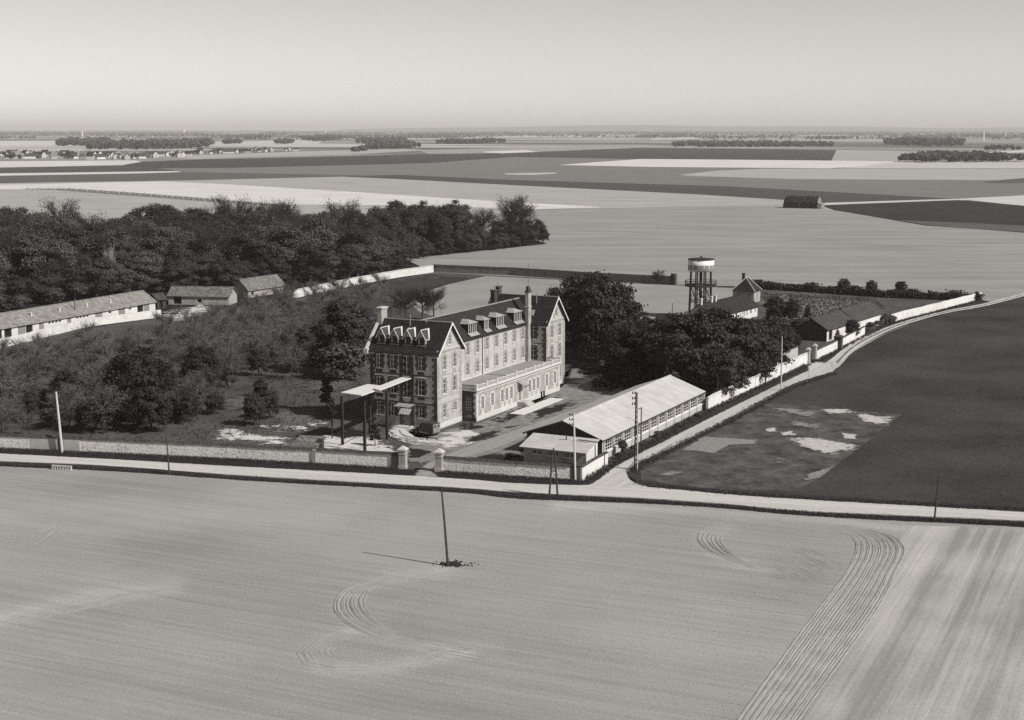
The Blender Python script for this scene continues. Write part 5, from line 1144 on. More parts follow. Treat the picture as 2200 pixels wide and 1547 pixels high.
def crown(name, h, r, zb, nl, mat, seed, leaf=0.32, nclump=34, lump=0.36, cone=0.0, hollow=0.55):
    """leafy crown as many clumps of leaves over an uneven ellipsoid"""
    R = np.random.RandomState(seed); cz, rz = (h + zb) / 2, (h - zb) / 2; C = []; W_ = []
    while len(C) < nclump:
        d = R.normal(size=3); d /= np.linalg.norm(d)
        if d[2] < -0.75: continue
        k_ = R.uniform(hollow, 0.92) * R.uniform(0.86, 1.08); zz = d[2] * k_ * (1.3 if d[2] < 0 else 1.0); wr_ = 1.0 - cone * max(0, (zz + 1) / 2)
        if zz < 0.1: wr_ *= min(1.6, 0.88 / max(0.3, math.hypot(d[0], d[1])))
        C.append((d[0] * r * k_ * wr_, d[1] * r * k_ * wr_, cz + zz * rz)); W_.append(R.uniform(0.7, 1.3) * lump * r * (1 - cone * 0.4))
    C = np.array(C); W_ = np.array(W_); idx = R.choice(nclump, nl, p=(W_ ** 2) / (W_ ** 2).sum())
    d = R.normal(size=(nl, 3)); d /= np.linalg.norm(d, axis=1, keepdims=True); d[:, 2] = np.where(d[:, 2] < -0.3, -d[:, 2], d[:, 2])
    rad = W_[idx] * np.abs(R.normal(0.85, 0.28, nl)); P_c = C[idx] + d * rad[:, None] * np.array([1, 1, 0.75])
    o_ = P_c - np.array([0, 0, cz]); o_ /= (np.linalg.norm(o_, axis=1, keepdims=True) + 1e-6); d = d * 0.6 + o_ * 0.6
    P_c[:, 2] = np.maximum(P_c[:, 2], 0.15)
    return quad_cloud(name, P_c, d + R.normal(size=(nl, 3)) * 0.45, leaf * R.uniform(0.6, 1.35, nl), mat, seed + 1)
def limb_mesh(h, zb, r, seed, m, tr=None, nbr=7, low=0.45):
    R = random.Random(seed); mb = MB(); tr = tr or h * 0.022; top = zb + (h - zb) * 0.6
    pts = [(0, 0, -0.3), (R.uniform(-.1, .1), R.uniform(-.1, .1), top * 0.35), (R.uniform(-.25, .25), R.uniform(-.25, .25), top * 0.7), (R.uniform(-.4, .4), R.uniform(-.4, .4), top)]
    mb.tube(pts, [tr * 1.35, tr, tr * .75, tr * .3], 7); ends = []
    for q in range(nbr):
        z = max(zb * 0.9, top * R.uniform(low, 0.95)); a = 2 * math.pi * (q + R.uniform(-.3, .3)) / nbr; L = r * R.uniform(0.55, 0.85); up = L * R.uniform(0.4, 0.95)
        p0 = Vector((pts[2][0] * z / top, pts[2][1] * z / top, z)); p2 = p0 + Vector((math.cos(a) * L, math.sin(a) * L, up)); p1 = p0.lerp(p2, 0.5) + Vector((0, 0, -0.06 * L))
        mb.tube([p0, p1, p2], [tr * 0.5, tr * 0.34, tr * 0.12], 5, False); ends.append((p0, p1, p2))
    return mb.mesh('trunk', m), ends
def twig_crown(name, h, zb, r, seed, mat, ends, per=26, sub=4, wd=0.035, buds=600, bud=0.10, ln=1.0):
    """bare crown: thin tapering twigs fanning from the limbs, a haze of buds"""
    R = np.random.RandomState(seed); V = []; Fc = []; tips = []
    def twig(p, d, L, w_):
        q = p + d * L; s = np.cross(d, R.normal(size=3)); s /= (np.linalg.norm(s) + 1e-9); b = len(V); mid_ = p + d * L * 0.5 + R.normal(size=3) * L * 0.06
        V.extend([p - s * w_, p + s * w_, mid_ + s * w_ * .7, mid_ - s * w_ * .7, q]); Fc.extend([(b, b + 1, b + 2, b + 3), (b + 3, b + 2, b + 4)]); return mid_, q
    cen = np.array([0, 0, zb + (h - zb) * 0.35])
    for p0, p1, p2 in ends:
        p0, p1, p2 = np.array(p0), np.array(p1), np.array(p2)
        for _ in range(per):
            t_ = R.uniform(0.25, 1.0); p = (1 - t_) ** 2 * p0 + 2 * t_ * (1 - t_) * p1 + t_ * t_ * p2
            d = (p - cen) / (np.linalg.norm(p - cen) + 1e-6) + R.normal(size=3) * 0.45 + np.array([0, 0, 0.55]); d /= np.linalg.norm(d)
            L = R.uniform(0.16, 0.34) * (h - zb) * ln; m_, q = twig(p, d, L, wd * 1.3)
            for _s in range(sub):
                k_ = R.uniform(0.3, 1.0); d2 = d + R.normal(size=3) * 0.5 + np.array([0, 0, 0.15]); d2 /= np.linalg.norm(d2); m2, q2 = twig(p + (q - p) * k_, d2, L * R.uniform(0.35, 0.6), wd * 0.8)
                for _u in range(2):
                    d3 = d2 + R.normal(size=3) * 0.6; d3 /= np.linalg.norm(d3); _, q3 = twig(m2 if _u else q2, d3, L * R.uniform(0.2, 0.35), wd * 0.6); tips.append(q3)
    me = bpy.data.meshes.new(name); 
    if buds:
        T = np.array(tips)[R.choice(len(tips), buds)] + R.normal(size=(buds, 3)) * 0.12
        for p in T:
            b = len(V); s = bud * R.uniform(0.6, 1.4); u_ = R.normal(size=3); u_ /= np.linalg.norm(u_); v_ = np.cross(u_, R.normal(size=3)); v_ /= np.linalg.norm(v_)
            V.extend([p - u_ * s, p + v_ * s, p + u_ * s, p - v_ * s]); Fc.append((b, b + 1, b + 2, b + 3))
    me.from_pydata([tuple(v) for v in V], [], Fc); me.materials.append(mat); me.update(); return me
PROTO = {}
def add_proto(key, trunk, crown_): PROTO[key] = (trunk, crown_)
for q in range(5):                                             # tall leafing trees of the wood
    h = 15.0; tm, en = limb_mesh(h, 3.0, 4.8, 100 + q, M['bark']); add_proto('wood%d' % q, tm, crown('crown', h, 5.2 + 0.4 * (q % 2), 0.3, 11000, M['leaf_wood'], 200 + q, 0.20, 42, 0.29))
for q in range(3):                                             # bare tops
    h = 15.0; tm, en = limb_mesh(h, 3.2, 5.0, 120 + q, M['bark'], nbr=20, low=0.3); add_proto('bare%d' % q, tm, twig_crown('crown', h, 3.2, 5.0, 220 + q, M['twig_dark'], en, 16, 5, 0.05, 1500, 0.13, 0.8))
for q in range(4):                                             # slender orchard and park trees, still bare
    h = 7.0; tm, en = limb_mesh(h, 1.8, 2.3, 130 + q, M['bark'], 0.10, 9); add_proto('park%d' % q, tm, twig_crown('crown', h, 1.8, 2.3, 230 + q, M['twig'], en, 22, 4, 0.028, 500, 0.07, 1.0))
for q in range(3):                                             # dense evergreens and chestnuts
    h = 12.0; tm, en = limb_mesh(h, 2.0, 4.8, 140 + q, M['bark']); add_proto('dense%d' % q, tm, crown('crown', h, 5.4, 0.2, 15000, M['leaf_dark'], 240 + q, 0.19, 110, 0.20))
for q in range(3):                                             # shrubs
    h = 3.2; tm, en = limb_mesh(h, 0.4, 1.6, 150 + q, M['bark'], 0.08, 6); add_proto('shrub%d' % q, tm, crown('crown', h, 1.9, 0.1, 3200, M['leaf_mid'], 250 + q, 0.13, 26, 0.36))
for q in range(2):                                             # narrow dark conifers
    h = 9.0; tm, en = limb_mesh(h, 1.0, 1.5, 160 + q, M['bark'], 0.14); add_proto('cone%d' % q, tm, crown('crown', h, 2.2, 0.3, 5200, M['leaf_dark'], 260 + q, 0.2, 46, 0.34, 0.75))
NAT = {'wood': 15.0, 'bare': 15.0, 'park': 7.0, 'dens': 12.0, 'shru': 3.2, 'cone': 9.0}
def tree(key, pos, h, label, group=None, wide=1.0, name=None, cat=None):
    tm, cm = PROTO[key]; s = h / NAT[key[:4]]; r_ = empty(name or 'tree', pos, rnd.uniform(0, 6.28)); r_.scale = (s * wide, s * wide, s)
    obj('trunk', tm, r_); obj('crown', cm, r_); tag(r_, label, cat or 'tree', group); return r_
def inside(p, poly):
    c = False; n = len(poly)
    for i in range(n):
        a, b = poly[i], poly[(i + 1) % n]
        if (a[1] > p[1]) != (b[1] > p[1]) and p[0] < (b[0] - a[0]) * (p[1] - a[1]) / (b[1] - a[1]) + a[0]: c = not c
    return c
def scatter(px, n, dmin, seed, tries=30000, avoid=()):
    R = random.Random(seed); poly = [tuple(G(*p).to_2d()) for p in px]; xs = [p[0] for p in poly]; ys = [p[1] for p in poly]; out = []
    for _ in range(tries):
        if len(out) >= n: break
        p = (R.uniform(min(xs), max(xs)), R.uniform(min(ys), max(ys)))
        if inside(p, poly) and (dmin <= 0 or all((p[0] - q[0]) ** 2 + (p[1] - q[1]) ** 2 > dmin * dmin for q in out)) and all((p[0] - q[0]) ** 2 + (p[1] - q[1]) ** 2 > q[2] ** 2 for q in avoid): out.append(p)
    return out
# the wood at left
wood_px = [(-120, 668), (0, 652), (150, 634), (300, 618), (500, 612), (640, 608), (760, 592), (850, 572), (868, 556), (1010, 536), (1165, 521), (1150, 512), (1000, 519), (880, 527), (780, 534), (600, 540), (300, 546), (0, 548), (-120, 550)]
R = random.Random(5); front = 0
for i, p in enumerate(scatter(wood_px, 235, 6.0, 21)):
    pr = R.random(); belt = p[0] > -20
    h = R.uniform(12.5, 19) if not belt else R.uniform(6.5, 10)
    px_ = CX + F_PX * p[0] / (p[1] * FW[1] - CAM_H * FW[2]); row = 'front' if p[1] < 440 else 'back'
    where = 'in the narrow belt at the tip of the wood' if belt else ('in the %s rows of the wood ' % row) + ('at the left edge' if px_ < 120 else 'behind the long stable' if px_ < 340 else 'above the low barn' if px_ < 520 else 'above the tiled shed' if px_ < 680 else 'behind the bright inner wall')
    if pr < 0.84: tree('wood%d' % R.randrange(5), (p[0], p[1], 0), h, 'leafing tree ' + where, 'trees of the left wood', R.uniform(0.9, 1.25), 'forest_tree')
    else: tree('bare%d' % R.randrange(3), (p[0], p[1], 0), h * R.uniform(1.0, 1.12), 'bare topped tree ' + where, 'bare trees of the left wood', R.uniform(0.8, 1.05), 'bare_tree')
# skyline trees that stand out of it
for x, yb, yt, ky, lab in ((133, 552, 415, 'bare0', 'round bare tree above the wood at far left'), (325, 548, 422, 'wood1', 'tall leafing tree above the wood behind the stable'), (508, 547, 412, 'bare1', 'tallest pointed bare tree on the skyline of the wood'), (735, 538, 420, 'bare2', 'broad bare tree on the skyline near the wood end'), (600, 543, 424, 'bare1', 'slim bare tree right of the tallest skyline tree'), (832, 536, 438, 'bare0', 'bare tree where the wood begins to drop'), (960, 524, 432, 'bare2', 'bare tree standing over the narrow belt'),
                           (1098, 520, 424, 'bare1', 'large round bare tree at the tip of the wood'), (1118, 520, 428, 'bare0', 'right twin of the large bare tree at the wood tip'), (1040, 522, 440, 'bare2', 'small bare tree left of the large round one')):
    g_ = G(x, yb); tree(ky, (g_.x, g_.y, 0), hgt(x, yb, yt) * (1.06 if x > 1090 else 0.96), lab, None, 1.0)
for x, y in ((1120, 519), (1150, 518), (1168, 520), (1075, 524)):
    g_ = G(x, y); tree('dense%d' % (x % 3), (g_.x, g_.y, 0), 5.0, 'low dark bush at the tip of the wood', 'bushes at the wood tip', 1.1, 'bush', 'bush')
g_ = G(237, 632); dt = tree('bare1', (g_.x, g_.y, 0), hgt(237, 632, 530), 'pale dead tree standing at the front of the wood', None, 0.35, 'dead_tree'); dt.children[0].data = dt.children[0].data.copy(); dt.children[0].data.materials[0] = M['barkpale']
# lower trees closing the front edge of the wood
edge = [(-60, 668), (60, 652), (180, 640), (300, 628), (420, 622), (520, 618), (640, 612), (730, 600), (800, 588), (855, 574), (870, 560), (940, 548), (1010, 540), (1090, 532), (1150, 525)]
for a_, b_ in zip(edge, edge[1:]):
    for q in range(3):
        x, y = a_[0] + (b_[0] - a_[0]) * (q + R.random()) / 3, a_[1] + (b_[1] - a_[1]) * (q + 0.5) / 3; g_ = G(x, y); tree('wood%d' % R.randrange(5), (g_.x, g_.y, 0), R.uniform(8, 12.5) if x < 870 else R.uniform(5, 8), 'leafing tree on the outer edge of the wood ' + ('at the left' if x < 345 else 'behind the low barn and shed' if x < 640 else 'along the bright wall' if x < 870 else 'of the narrow belt'), 'edge trees of the left wood', 1.35, 'forest_tree')
# undergrowth along the front of the wood
for p in scatter([(-100, 690), (100, 655), (300, 628), (500, 622), (640, 615), (640, 606), (300, 612), (-100, 655)], 26, 5.0, 33):
    tree('shrub%d' % R.randrange(3), (p[0], p[1], 0), R.uniform(3, 5), 'brushwood shrub at the foot of the left wood', 'brushwood before the wood', 1.2, 'shrub', 'shrub')
# park: bare saplings and orchard trees
keep = [(G(x, y).x, G(x, y).y, r_) for x, y, r_ in ((640, 800, 8), (700, 830, 9), (520, 860, 7), (500, 930, 12), (600, 930, 10), (650, 900, 9), (290, 900, 5), (740, 790, 5))]
park_px = [(0, 812), (100, 788), (200, 764), (345, 742), (430, 710), (520, 690), (640, 652), (770, 640), (830, 640), (790, 690), (760, 770), (640, 790), (560, 800), (480, 850), (440, 900), (250, 935), (0, 940)]
def sap_zone(p):
    px_ = CX + F_PX * p[0] / (p[1] * FW[1] - CAM_H * FW[2]); d = p[1]
    if d > 330: return 'in the far thicket ' + ('below the low barn' if px_ < 500 else 'below the tiled shed' if px_ < 650 else 'below the bright inner wall')
    if d > 290: return 'in the middle thicket ' + ('under the stable yard wall' if px_ < 260 else 'beyond the big dark evergreen' if px_ < 430 else 'right of the grey leafing tree' if px_ < 560 else 'left of the large speckled evergreen')
    if d > 245: return 'in the park ' + ('at the left edge below the stable' if px_ < 120 else 'left of the big dark evergreen' if px_ < 260 else 'close about the big dark evergreen' if px_ < 400 else 'beside the clearing')
    return 'near the front wall ' + ('left of the pale pole' if px_ < 130 else 'just right of the pale pole' if px_ < 260 else 'before the rounded evergreens')
for p in scatter(park_px, 165, 5.8, 41, avoid=keep):
    tree('park%d' % R.randrange(4), (p[0], p[1], 0), R.uniform(4.0, 7.5), 'slender bare sapling ' + sap_zone(p), 'bare saplings of the park', R.uniform(0.9, 1.35), 'sapling', 'sapling')
for p in scatter(park_px, 45, 8.0, 43, avoid=keep):
    tree('shrub%d' % R.randrange(3), (p[0], p[1], 0), R.uniform(1.5, 3.5), 'low shrub among the bare park trees', 'undergrowth shrubs of the park', 1.25, 'shrub', 'shrub')
def spec(key, x, yb, yt, lab, wide=1.0, name='tree', cat='tree', group=None):
    g_ = G(x, yb); return tree(key, (g_.x, g_.y, 0), hgt(x, yb, yt), lab, group, wide, name, cat)
spec('dense0', 300, 905, 742, 'big dark evergreen in the middle of the park', 1.0); spec('dense1', 325, 925, 828, 'rounded dark evergreen by the front wall', 1.05)
spec('dense2', 400, 905, 832, 'rounded evergreen right of the big dark one', 1.0); spec('dense0', 462, 888, 842, 'low dark evergreen bush beside the lawn', 1.1, 'bush', 'bush')
spec('dense1', 205, 925, 850, 'dark evergreen mass left of the big one', 1.3); spec('dense2', 432, 842, 738, 'grey leafing tree behind the dark evergreens', 0.9)
spec('dense0', 548, 912, 843, 'rounded bush on the lawn, left of a pair', 0.85, 'bush', 'bush'); spec('dense2', 579, 898, 833, 'rounded bush on the lawn, right of a pair', 0.8, 'bush', 'bush')
spec('dense1', 742, 800, 642, 'large speckled evergreen left of the near wing', 0.95); spec('shrub2', 735, 812, 742, 'leafy shrub under the large speckled evergreen', 1.3, 'shrub', 'shrub')
spec('dense2', 770, 770, 690, 'dark evergreen close behind the near wing', 0.9); spec('cone0', 702, 885, 805, 'small dark conifer beyond the tall canopy', 1.0); spec('cone1', 712, 900, 850, 'dark little conifer left of the canopy columns', 1.1)
spec('park1', 626, 814, 742, 'bare tree with a pale straight trunk in the clearing', 1.2); spec('cone0', 806, 958, 905, 'spiky young conifer among the canopy columns', 1.1)
for x, yb, yt, ky, wd, lab in ((62, 905, 838, 'wood0', 1.0, 'leafing tree at the left edge behind the front wall'), (150, 880, 792, 'dense1', 1.0, 'dark evergreen left of the big one, farther back'), (248, 862, 772, 'wood3', 1.0, 'leafing tree behind the big dark evergreen'), (352, 868, 788, 'dense2', 0.95, 'dark evergreen between the big one and the grey tree'), (486, 832, 768, 'wood1', 1.0, 'leafing tree at the edge of the clearing'), (556, 806, 742, 'dense0', 0.8, 'dark evergreen at the back of the clearing'),
                               (600, 778, 712, 'wood2', 0.9, 'leafing tree behind the bare tree with the pale trunk'), (664, 768, 690, 'wood4', 0.95, 'leafing tree left of the large speckled evergreen'), (690, 800, 735, 'dense2', 0.9, 'dark bushy evergreen at the clearing corner'), (560, 852, 812, 'dense1', 0.9, 'small dark evergreen in the clearing'), (205, 800, 745, 'wood1', 0.9, 'leafing tree in the orchard below the stable'), (60, 830, 775, 'wood4', 0.9, 'leafing tree at the left edge of the orchard')):
    spec(ky, x, yb, yt, lab, wd)
spec('shrub1', 1000, 921, 909, 'small shrub at the foot of the near gable', 0.8, 'shrub', 'shrub'); spec('shrub2', 1012, 917, 908, 'second small shrub at the foot of the near gable', 0.8, 'shrub', 'shrub')
for x, yb, yt, lab in ((872, 692, 615, 'left one of three bare trees behind the near wing'), (908, 690, 612, 'middle one of three bare trees behind the near wing'), (932, 688, 612, 'right one of three bare trees behind the near wing')): spec('bare%d' % (x % 3), x, yb, yt, lab, 1.0)
for x, yb, yt in ((840, 680, 632), (810, 668, 630), (780, 660, 622), (740, 652, 618), (860, 650, 625)): spec('park%d' % (x % 4), x, yb, yt, 'bare brush tree before the bright inner wall', 1.4, group='brush trees before the inner wall')
# great trees right of the far wing and the chestnuts by the hall
for x, yb, yt, ky, wd, lab in ((1235, 765, 600, 'dense0', 1.0, 'great leafy tree just right of the far wing'), (1290, 775, 585, 'dense1', 1.0, 'tallest great tree right of the far wing'), (1262, 745, 578, 'dense2', 0.95, 'great tree behind the pair beside the far wing'), (1322, 760, 640, 'wood0', 1.0, 'leafing tree on the right flank of the great trees'),
                               (1376, 735, 668, 'dense0', 0.9, 'small round tree before the kitchen field'), (1360, 830, 700, 'dense1', 1.2, 'dark chestnut at the left of the chestnut row'), (1405, 815, 690, 'dense2', 1.25, 'second dark chestnut of the row behind the hall'), (1470, 845, 664, 'dense0', 1.2, 'tall dark chestnut behind the hall ridge'), (1530, 835, 660, 'dense1', 1.25, 'tallest dark chestnut in the middle of the row'),
                               (1585, 825, 674, 'dense2', 1.2, 'leafy chestnut overhanging the side wall'), (1640, 800, 682, 'dense0', 1.2, 'last chestnut of the row near the side gate'), (1555, 855, 740, 'dense2', 1.05, 'lower chestnut drooping over the side wall'), (1435, 830, 760, 'dense1', 1.2, 'dark underwood beneath the chestnuts'), (1500, 790, 680, 'wood2', 1.1, 'chestnut at the back of the row'), (1600, 778, 700, 'wood3', 1.1, 'back chestnut near the cottage'), (1338, 795, 700, 'dense0', 1.15, 'dark tree joining the great trees to the chestnut row')):
    spec(ky, x, yb, yt, lab, wd)
spec('dense2', 1290, 838, 808, 'dark low bush behind the hall', 1.4, 'bush', 'bush'); spec('dense0', 1316, 830, 790, 'dark round bush under the chestnuts', 1.3, 'bush', 'bush')
spec('dense1', 1665, 690, 636, 'round dark bush in the meadow beyond the cottage', 1.0, 'bush', 'bush'); spec('dense0', 1700, 690, 640, 'dark bush in the meadow, right of the round one', 0.8, 'bush', 'bush'); spec('cone1', 1735, 688, 652, 'dark narrow tree in the meadow', 1.2)
spec('dense2', 1831, 728, 684, 'dark tree over the wall in front of the barn', 0.9); spec('bare0', 1414, 609, 578, 'bare bush tree at the rear wall', 1.3)
for x, y in ((1690, 735), (1715, 722), (1650, 740), (1700, 752)): spec('dense%d' % (x % 3), x, y, y - 38, 'dark garden shrub between the cottage and the barn', 1.3, 'shrub', 'shrub', 'garden shrubs near the barn')
for x, yb, yt, lab in ((1812, 630, 597, 'tall round bush rising from the far hedge, left of three'), (1872, 632, 601, 'middle bush rising from the far hedge'), (1934, 636, 602, 'right bush rising from the far hedge'), (2098, 645, 626, 'small bush ending the far hedge at the wall')): spec('dense%d' % (x % 3), x, yb, yt, lab, 1.0, 'bush', 'bush')
# hedge bounding the compound on the far right
hp_ = [G(x, y) for x, y in ((1620, 618), (1760, 627), (1900, 637), (2000, 641), (2102, 645))]; Rn = np.random.RandomState(9); cs = []
for a, b in zip(hp_, hp_[1:]):
    n = int((b - a).length * 330)
    for _ in range(n):
        q = a.lerp(b, Rn.rand()); k_ = math.sin(q.x * 0.9) * math.sin(q.x * 0.37 + 1.0) + 0.5 * math.sin(q.x * 2.3); top = 1.7 + 0.7 * k_; z = top * (1 - Rn.rand() ** 1.3 * 0.98); cs.append((q.x + Rn.normal() * 0.9, q.y + Rn.normal() * 0.9, z - 0.2))
cs = np.array(cs); hm = quad_cloud('hedge', cs, Rn.normal(size=cs.shape) + np.array([0, 0, .4]), 0.22 * Rn.uniform(.6, 1.4, len(cs)), M['leaf_dark'], 3)
tag(obj('hedge', hm), 'long dark hedge closing the compound at the far right', 'hedge')
# creepers and scrub along the hall and the side walls
for x, y, h in ((1330, 984, 0.8), (1337, 977, 2.0), (1412, 938, 0.8), (1420, 934, 0.6), (1500, 896, 0.7), (1455, 917, 0.6), (1360, 966, 0.6), (1480, 905, 0.5), (1385, 953, 0.5)):
    g_ = G(x, y); tree('shrub%d' % (x % 3), (g_.x, g_.y, 0), h, 'small shrub growing along the window side of the hall', 'shrubs along the hall', 0.7 if h > 1.5 else 1.3, 'shrub', 'shrub')
for x, y, h in ((1905, 696, 2.2), (1915, 693, 1.6), (1870, 706, 1.5), (1860, 716, 1.4), (1885, 700, 1.2)):
    g_ = G(x, y); tree('shrub%d' % (x % 3), (g_.x, g_.y, 0), h, 'shrub against the white barn wall', 'shrubs at the barn wall', 1.3, 'shrub', 'shrub')
# tufts: verges, wall feet, waste plot, meadow
def tufts(name, lines, n, spread, hgt_, label, seed, mat='grass', area=None):
    R_ = np.random.RandomState(seed); V = []; Fc = []
    segs = []
    for ln in lines:
        P = [G(*p) for p in ln]; segs += [(a, b, (b - a).length) for a, b in zip(P, P[1:])]
    pts = []
    if area: pts = [Vector((p[0], p[1], 0)) for p in scatter(area, n, 0.0, seed, n * 6)]
    else:
        tot = sum(s[2] for s in segs)
        for a, b, L in segs: pts += [a.lerp(b, R_.rand()) + Vector((R_.normal() * spread, R_.normal() * spread, 0)) for _ in range(int(n * L / tot))]
    for p in pts:
        for _ in range(4):
            b = len(V); a_ = R_.uniform(0, 6.28); h = hgt_ * R_.uniform(0.5, 1.4); w_ = hgt_ * 0.28; dx, dy = math.cos(a_), math.sin(a_); l_ = R_.normal(size=2) * h * 0.5
            V.extend([(p.x - dx * w_, p.y - dy * w_, -0.08), (p.x + dx * w_, p.y + dy * w_, -0.08), (p.x + l_[0], p.y + l_[1], h)]); Fc.append((b, b + 1, b + 2))
    me = bpy.data.meshes.new(name); me.from_pydata(V, [], Fc); me.materials.append(M[mat]); me.update(); return tag(obj(name, me), label, kind='stuff')
tufts('grass_tufts', [[(x, y + 2) for x, y in wall_base[:6]], [(950, 1014), (1240, 1033)]], 5000, 0.35, 0.2, 'grass tufts along the foot of the front wall', 51)
tufts('grass_tufts', [[(x, (y + interp(verge_bot, x)) / 2) for x, y in road_bot]], 9000, 0.4, 0.17, 'grass tufts of the ditch verge below the road', 52)
tufts('grass_tufts', [[(1258, 1034), (1310, 1000), (1517, 884), (1733, 784)], [(1753, 776), (1845, 728), (1905, 698), (2107, 645)]], 3600, 0.45, 0.28, 'grass tufts along the side walls', 53)
tufts('grass_tufts', [[(1356, 1014), (1374, 998), (1560, 908), (1700, 832), (1795, 800)], [(1372, 1040), (1560, 1058), (1740, 1070), (2200, 1094)]], 4000, 0.45, 0.2, 'grass tufts along the crop side of track and road', 54)
tufts('grass_tufts', [], 1500, 0, 0.5, 'tussocks of the rough meadow', 56, area=[(1640, 630), (1880, 642), (1900, 662), (1770, 690), (1650, 695)])
tufts('grass_tufts', [], 6000, 0, 0.3, 'rough grass of the park', 57, area=[(0, 770), (340, 695), (760, 680), (800, 850), (700, 920), (450, 945), (0, 950)])

# ------------------------------------------------------------------ the far plain: woods, copses, villages, hills
def wood_mass(px, hh, label, n, seed, size=2.6, name='far_wood', mat='leaf_far'):
    """distant wood seen as one mass: crowns as clumps of foliage over its footprint"""
    R_ = np.random.RandomState(seed); pts = scatter(px, max(6, n // 55), 0.0, seed, n * 2); cs = []; 
    for (x, y) in pts:
        hc = hh * R_.uniform(0.5, 1.05); rc = hc * R_.uniform(0.35, 0.6); m_ = 55
        d = R_.normal(size=(m_, 3)); d /= np.linalg.norm(d, axis=1, keepdims=True); d[:, 2] = np.abs(d[:, 2]) * R_.choice([1, 1, -0.6], m_)
        cs.append(np.array([x, y, hc * 0.6]) + d * np.array([rc, rc, hc * 0.45]) * R_.uniform(0.8, 1.05, (m_, 1)))
    c = np.concatenate(cs); c[:, 2] = np.maximum(c[:, 2], -0.2)
    me = quad_cloud(name, c, R_.normal(size=c.shape) * 0.6 + np.array([0.2, -0.3, 0.6]), size * R_.uniform(0.6, 1.3, len(c)), M[mat], seed)
    return tag(obj(name, me), label, kind='stuff')
WM = [([(1928, 347), (1960, 342), (2000, 339), (2100, 339), (2120, 343), (2200, 344), (2200, 348), (1990, 349)], 11, 'dark copse at right in front of the bright field', 14000, 2.2),
      ([(1440, 313), (1480, 309), (1640, 309), (1790, 311), (1790, 315), (1640, 316), (1450, 316)], 10, 'long hedge-like wood at right centre', 14000, 4.0),
      ([(1900, 308), (1960, 306), (2070, 307), (2072, 314), (1990, 316), (1905, 313)], 16, 'thick wood on the right horizon', 9000, 4.5),
      ([(190, 318), (330, 312), (450, 309), (455, 316), (380, 321), (190, 323)], 17, 'long dark wood behind the far village', 12000, 4.5),
      ([(118, 312), (160, 306), (230, 306), (240, 312), (150, 314)], 16, 'wood on the far left horizon', 6000, 5.0),
      ([(480, 307), (515, 306), (518, 309), (485, 310)], 13, 'small round copse left of centre', 1800, 3.6), ([(590, 307), (630, 306), (632, 309), (595, 310)], 13, 'small oval copse right of the round one', 1800, 3.6),
      ([(645, 300), (700, 297), (735, 299), (720, 303), (660, 304)], 18, 'rounded wood on the near horizon', 4500, 5.0), ([(760, 307), (800, 303), (860, 305), (880, 309), (790, 311)], 16, 'wood stepping down the horizon', 4500, 4.5),
      ([(785, 318), (800, 313), (880, 312), (902, 317), (860, 321), (795, 321)], 14, 'dark block of wood in the middle plain', 7000, 3.8), ([(925, 307), (1050, 304), (1090, 306), (1000, 310), (930, 309)], 12, 'thin wood above the dark field', 5000, 4.5),
      ([(750, 325), (785, 321), (790, 324), (755, 327)], 9, 'scattered bushes left of the block of wood', 900, 3.0), ([(2115, 321), (2150, 319), (2195, 321), (2190, 323), (2120, 323)], 9, 'row of bushes near the right edge', 1200, 3.0)]
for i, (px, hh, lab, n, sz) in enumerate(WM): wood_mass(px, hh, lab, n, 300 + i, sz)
# hazy woodland strewn over the horizon
Rn = np.random.RandomState(77); cs = []
for _ in range(300):
    d = Rn.uniform(6500, 26000); x = Rn.uniform(-0.36, 0.36) * d * 1.05; L = Rn.uniform(80, 420) * (d / 9000); hh = Rn.uniform(7, 14); m_ = 70
    cs.append(np.stack([x + Rn.uniform(-L, L, m_), d + Rn.normal(0, L * 0.15, m_), hh * (1 - Rn.rand(m_) ** 2) - 0.3], 1))
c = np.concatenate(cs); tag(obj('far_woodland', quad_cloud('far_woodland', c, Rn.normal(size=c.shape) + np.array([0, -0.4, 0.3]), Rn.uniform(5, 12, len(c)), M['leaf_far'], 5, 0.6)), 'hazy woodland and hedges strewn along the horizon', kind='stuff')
# low hills on the right half of the horizon
mb = MB(); n = 60
for i in range(n + 1):
    s = i / n; x = -3000 + 19000 * s; z = 30 + 85 * math.sin(math.pi * min(1, s * 1.25)) * (0.75 + 0.25 * math.sin(9 * s)) + 8 * math.sin(31 * s)
    mb.v += [(x, 24000, -30), (x, 26500, z), (x, 31000, -30)]
for i in range(n): mb.f += [(3 * i, 3 * i + 3, 3 * i + 4, 3 * i + 1), (3 * i + 1, 3 * i + 4, 3 * i + 5, 3 * i + 2)]
tag(mb.build('hills', fm(95, var=0.3, scale=0.0012, fine=0.01, bump=0.5)), 'low hills along the horizon right of centre', kind='structure')
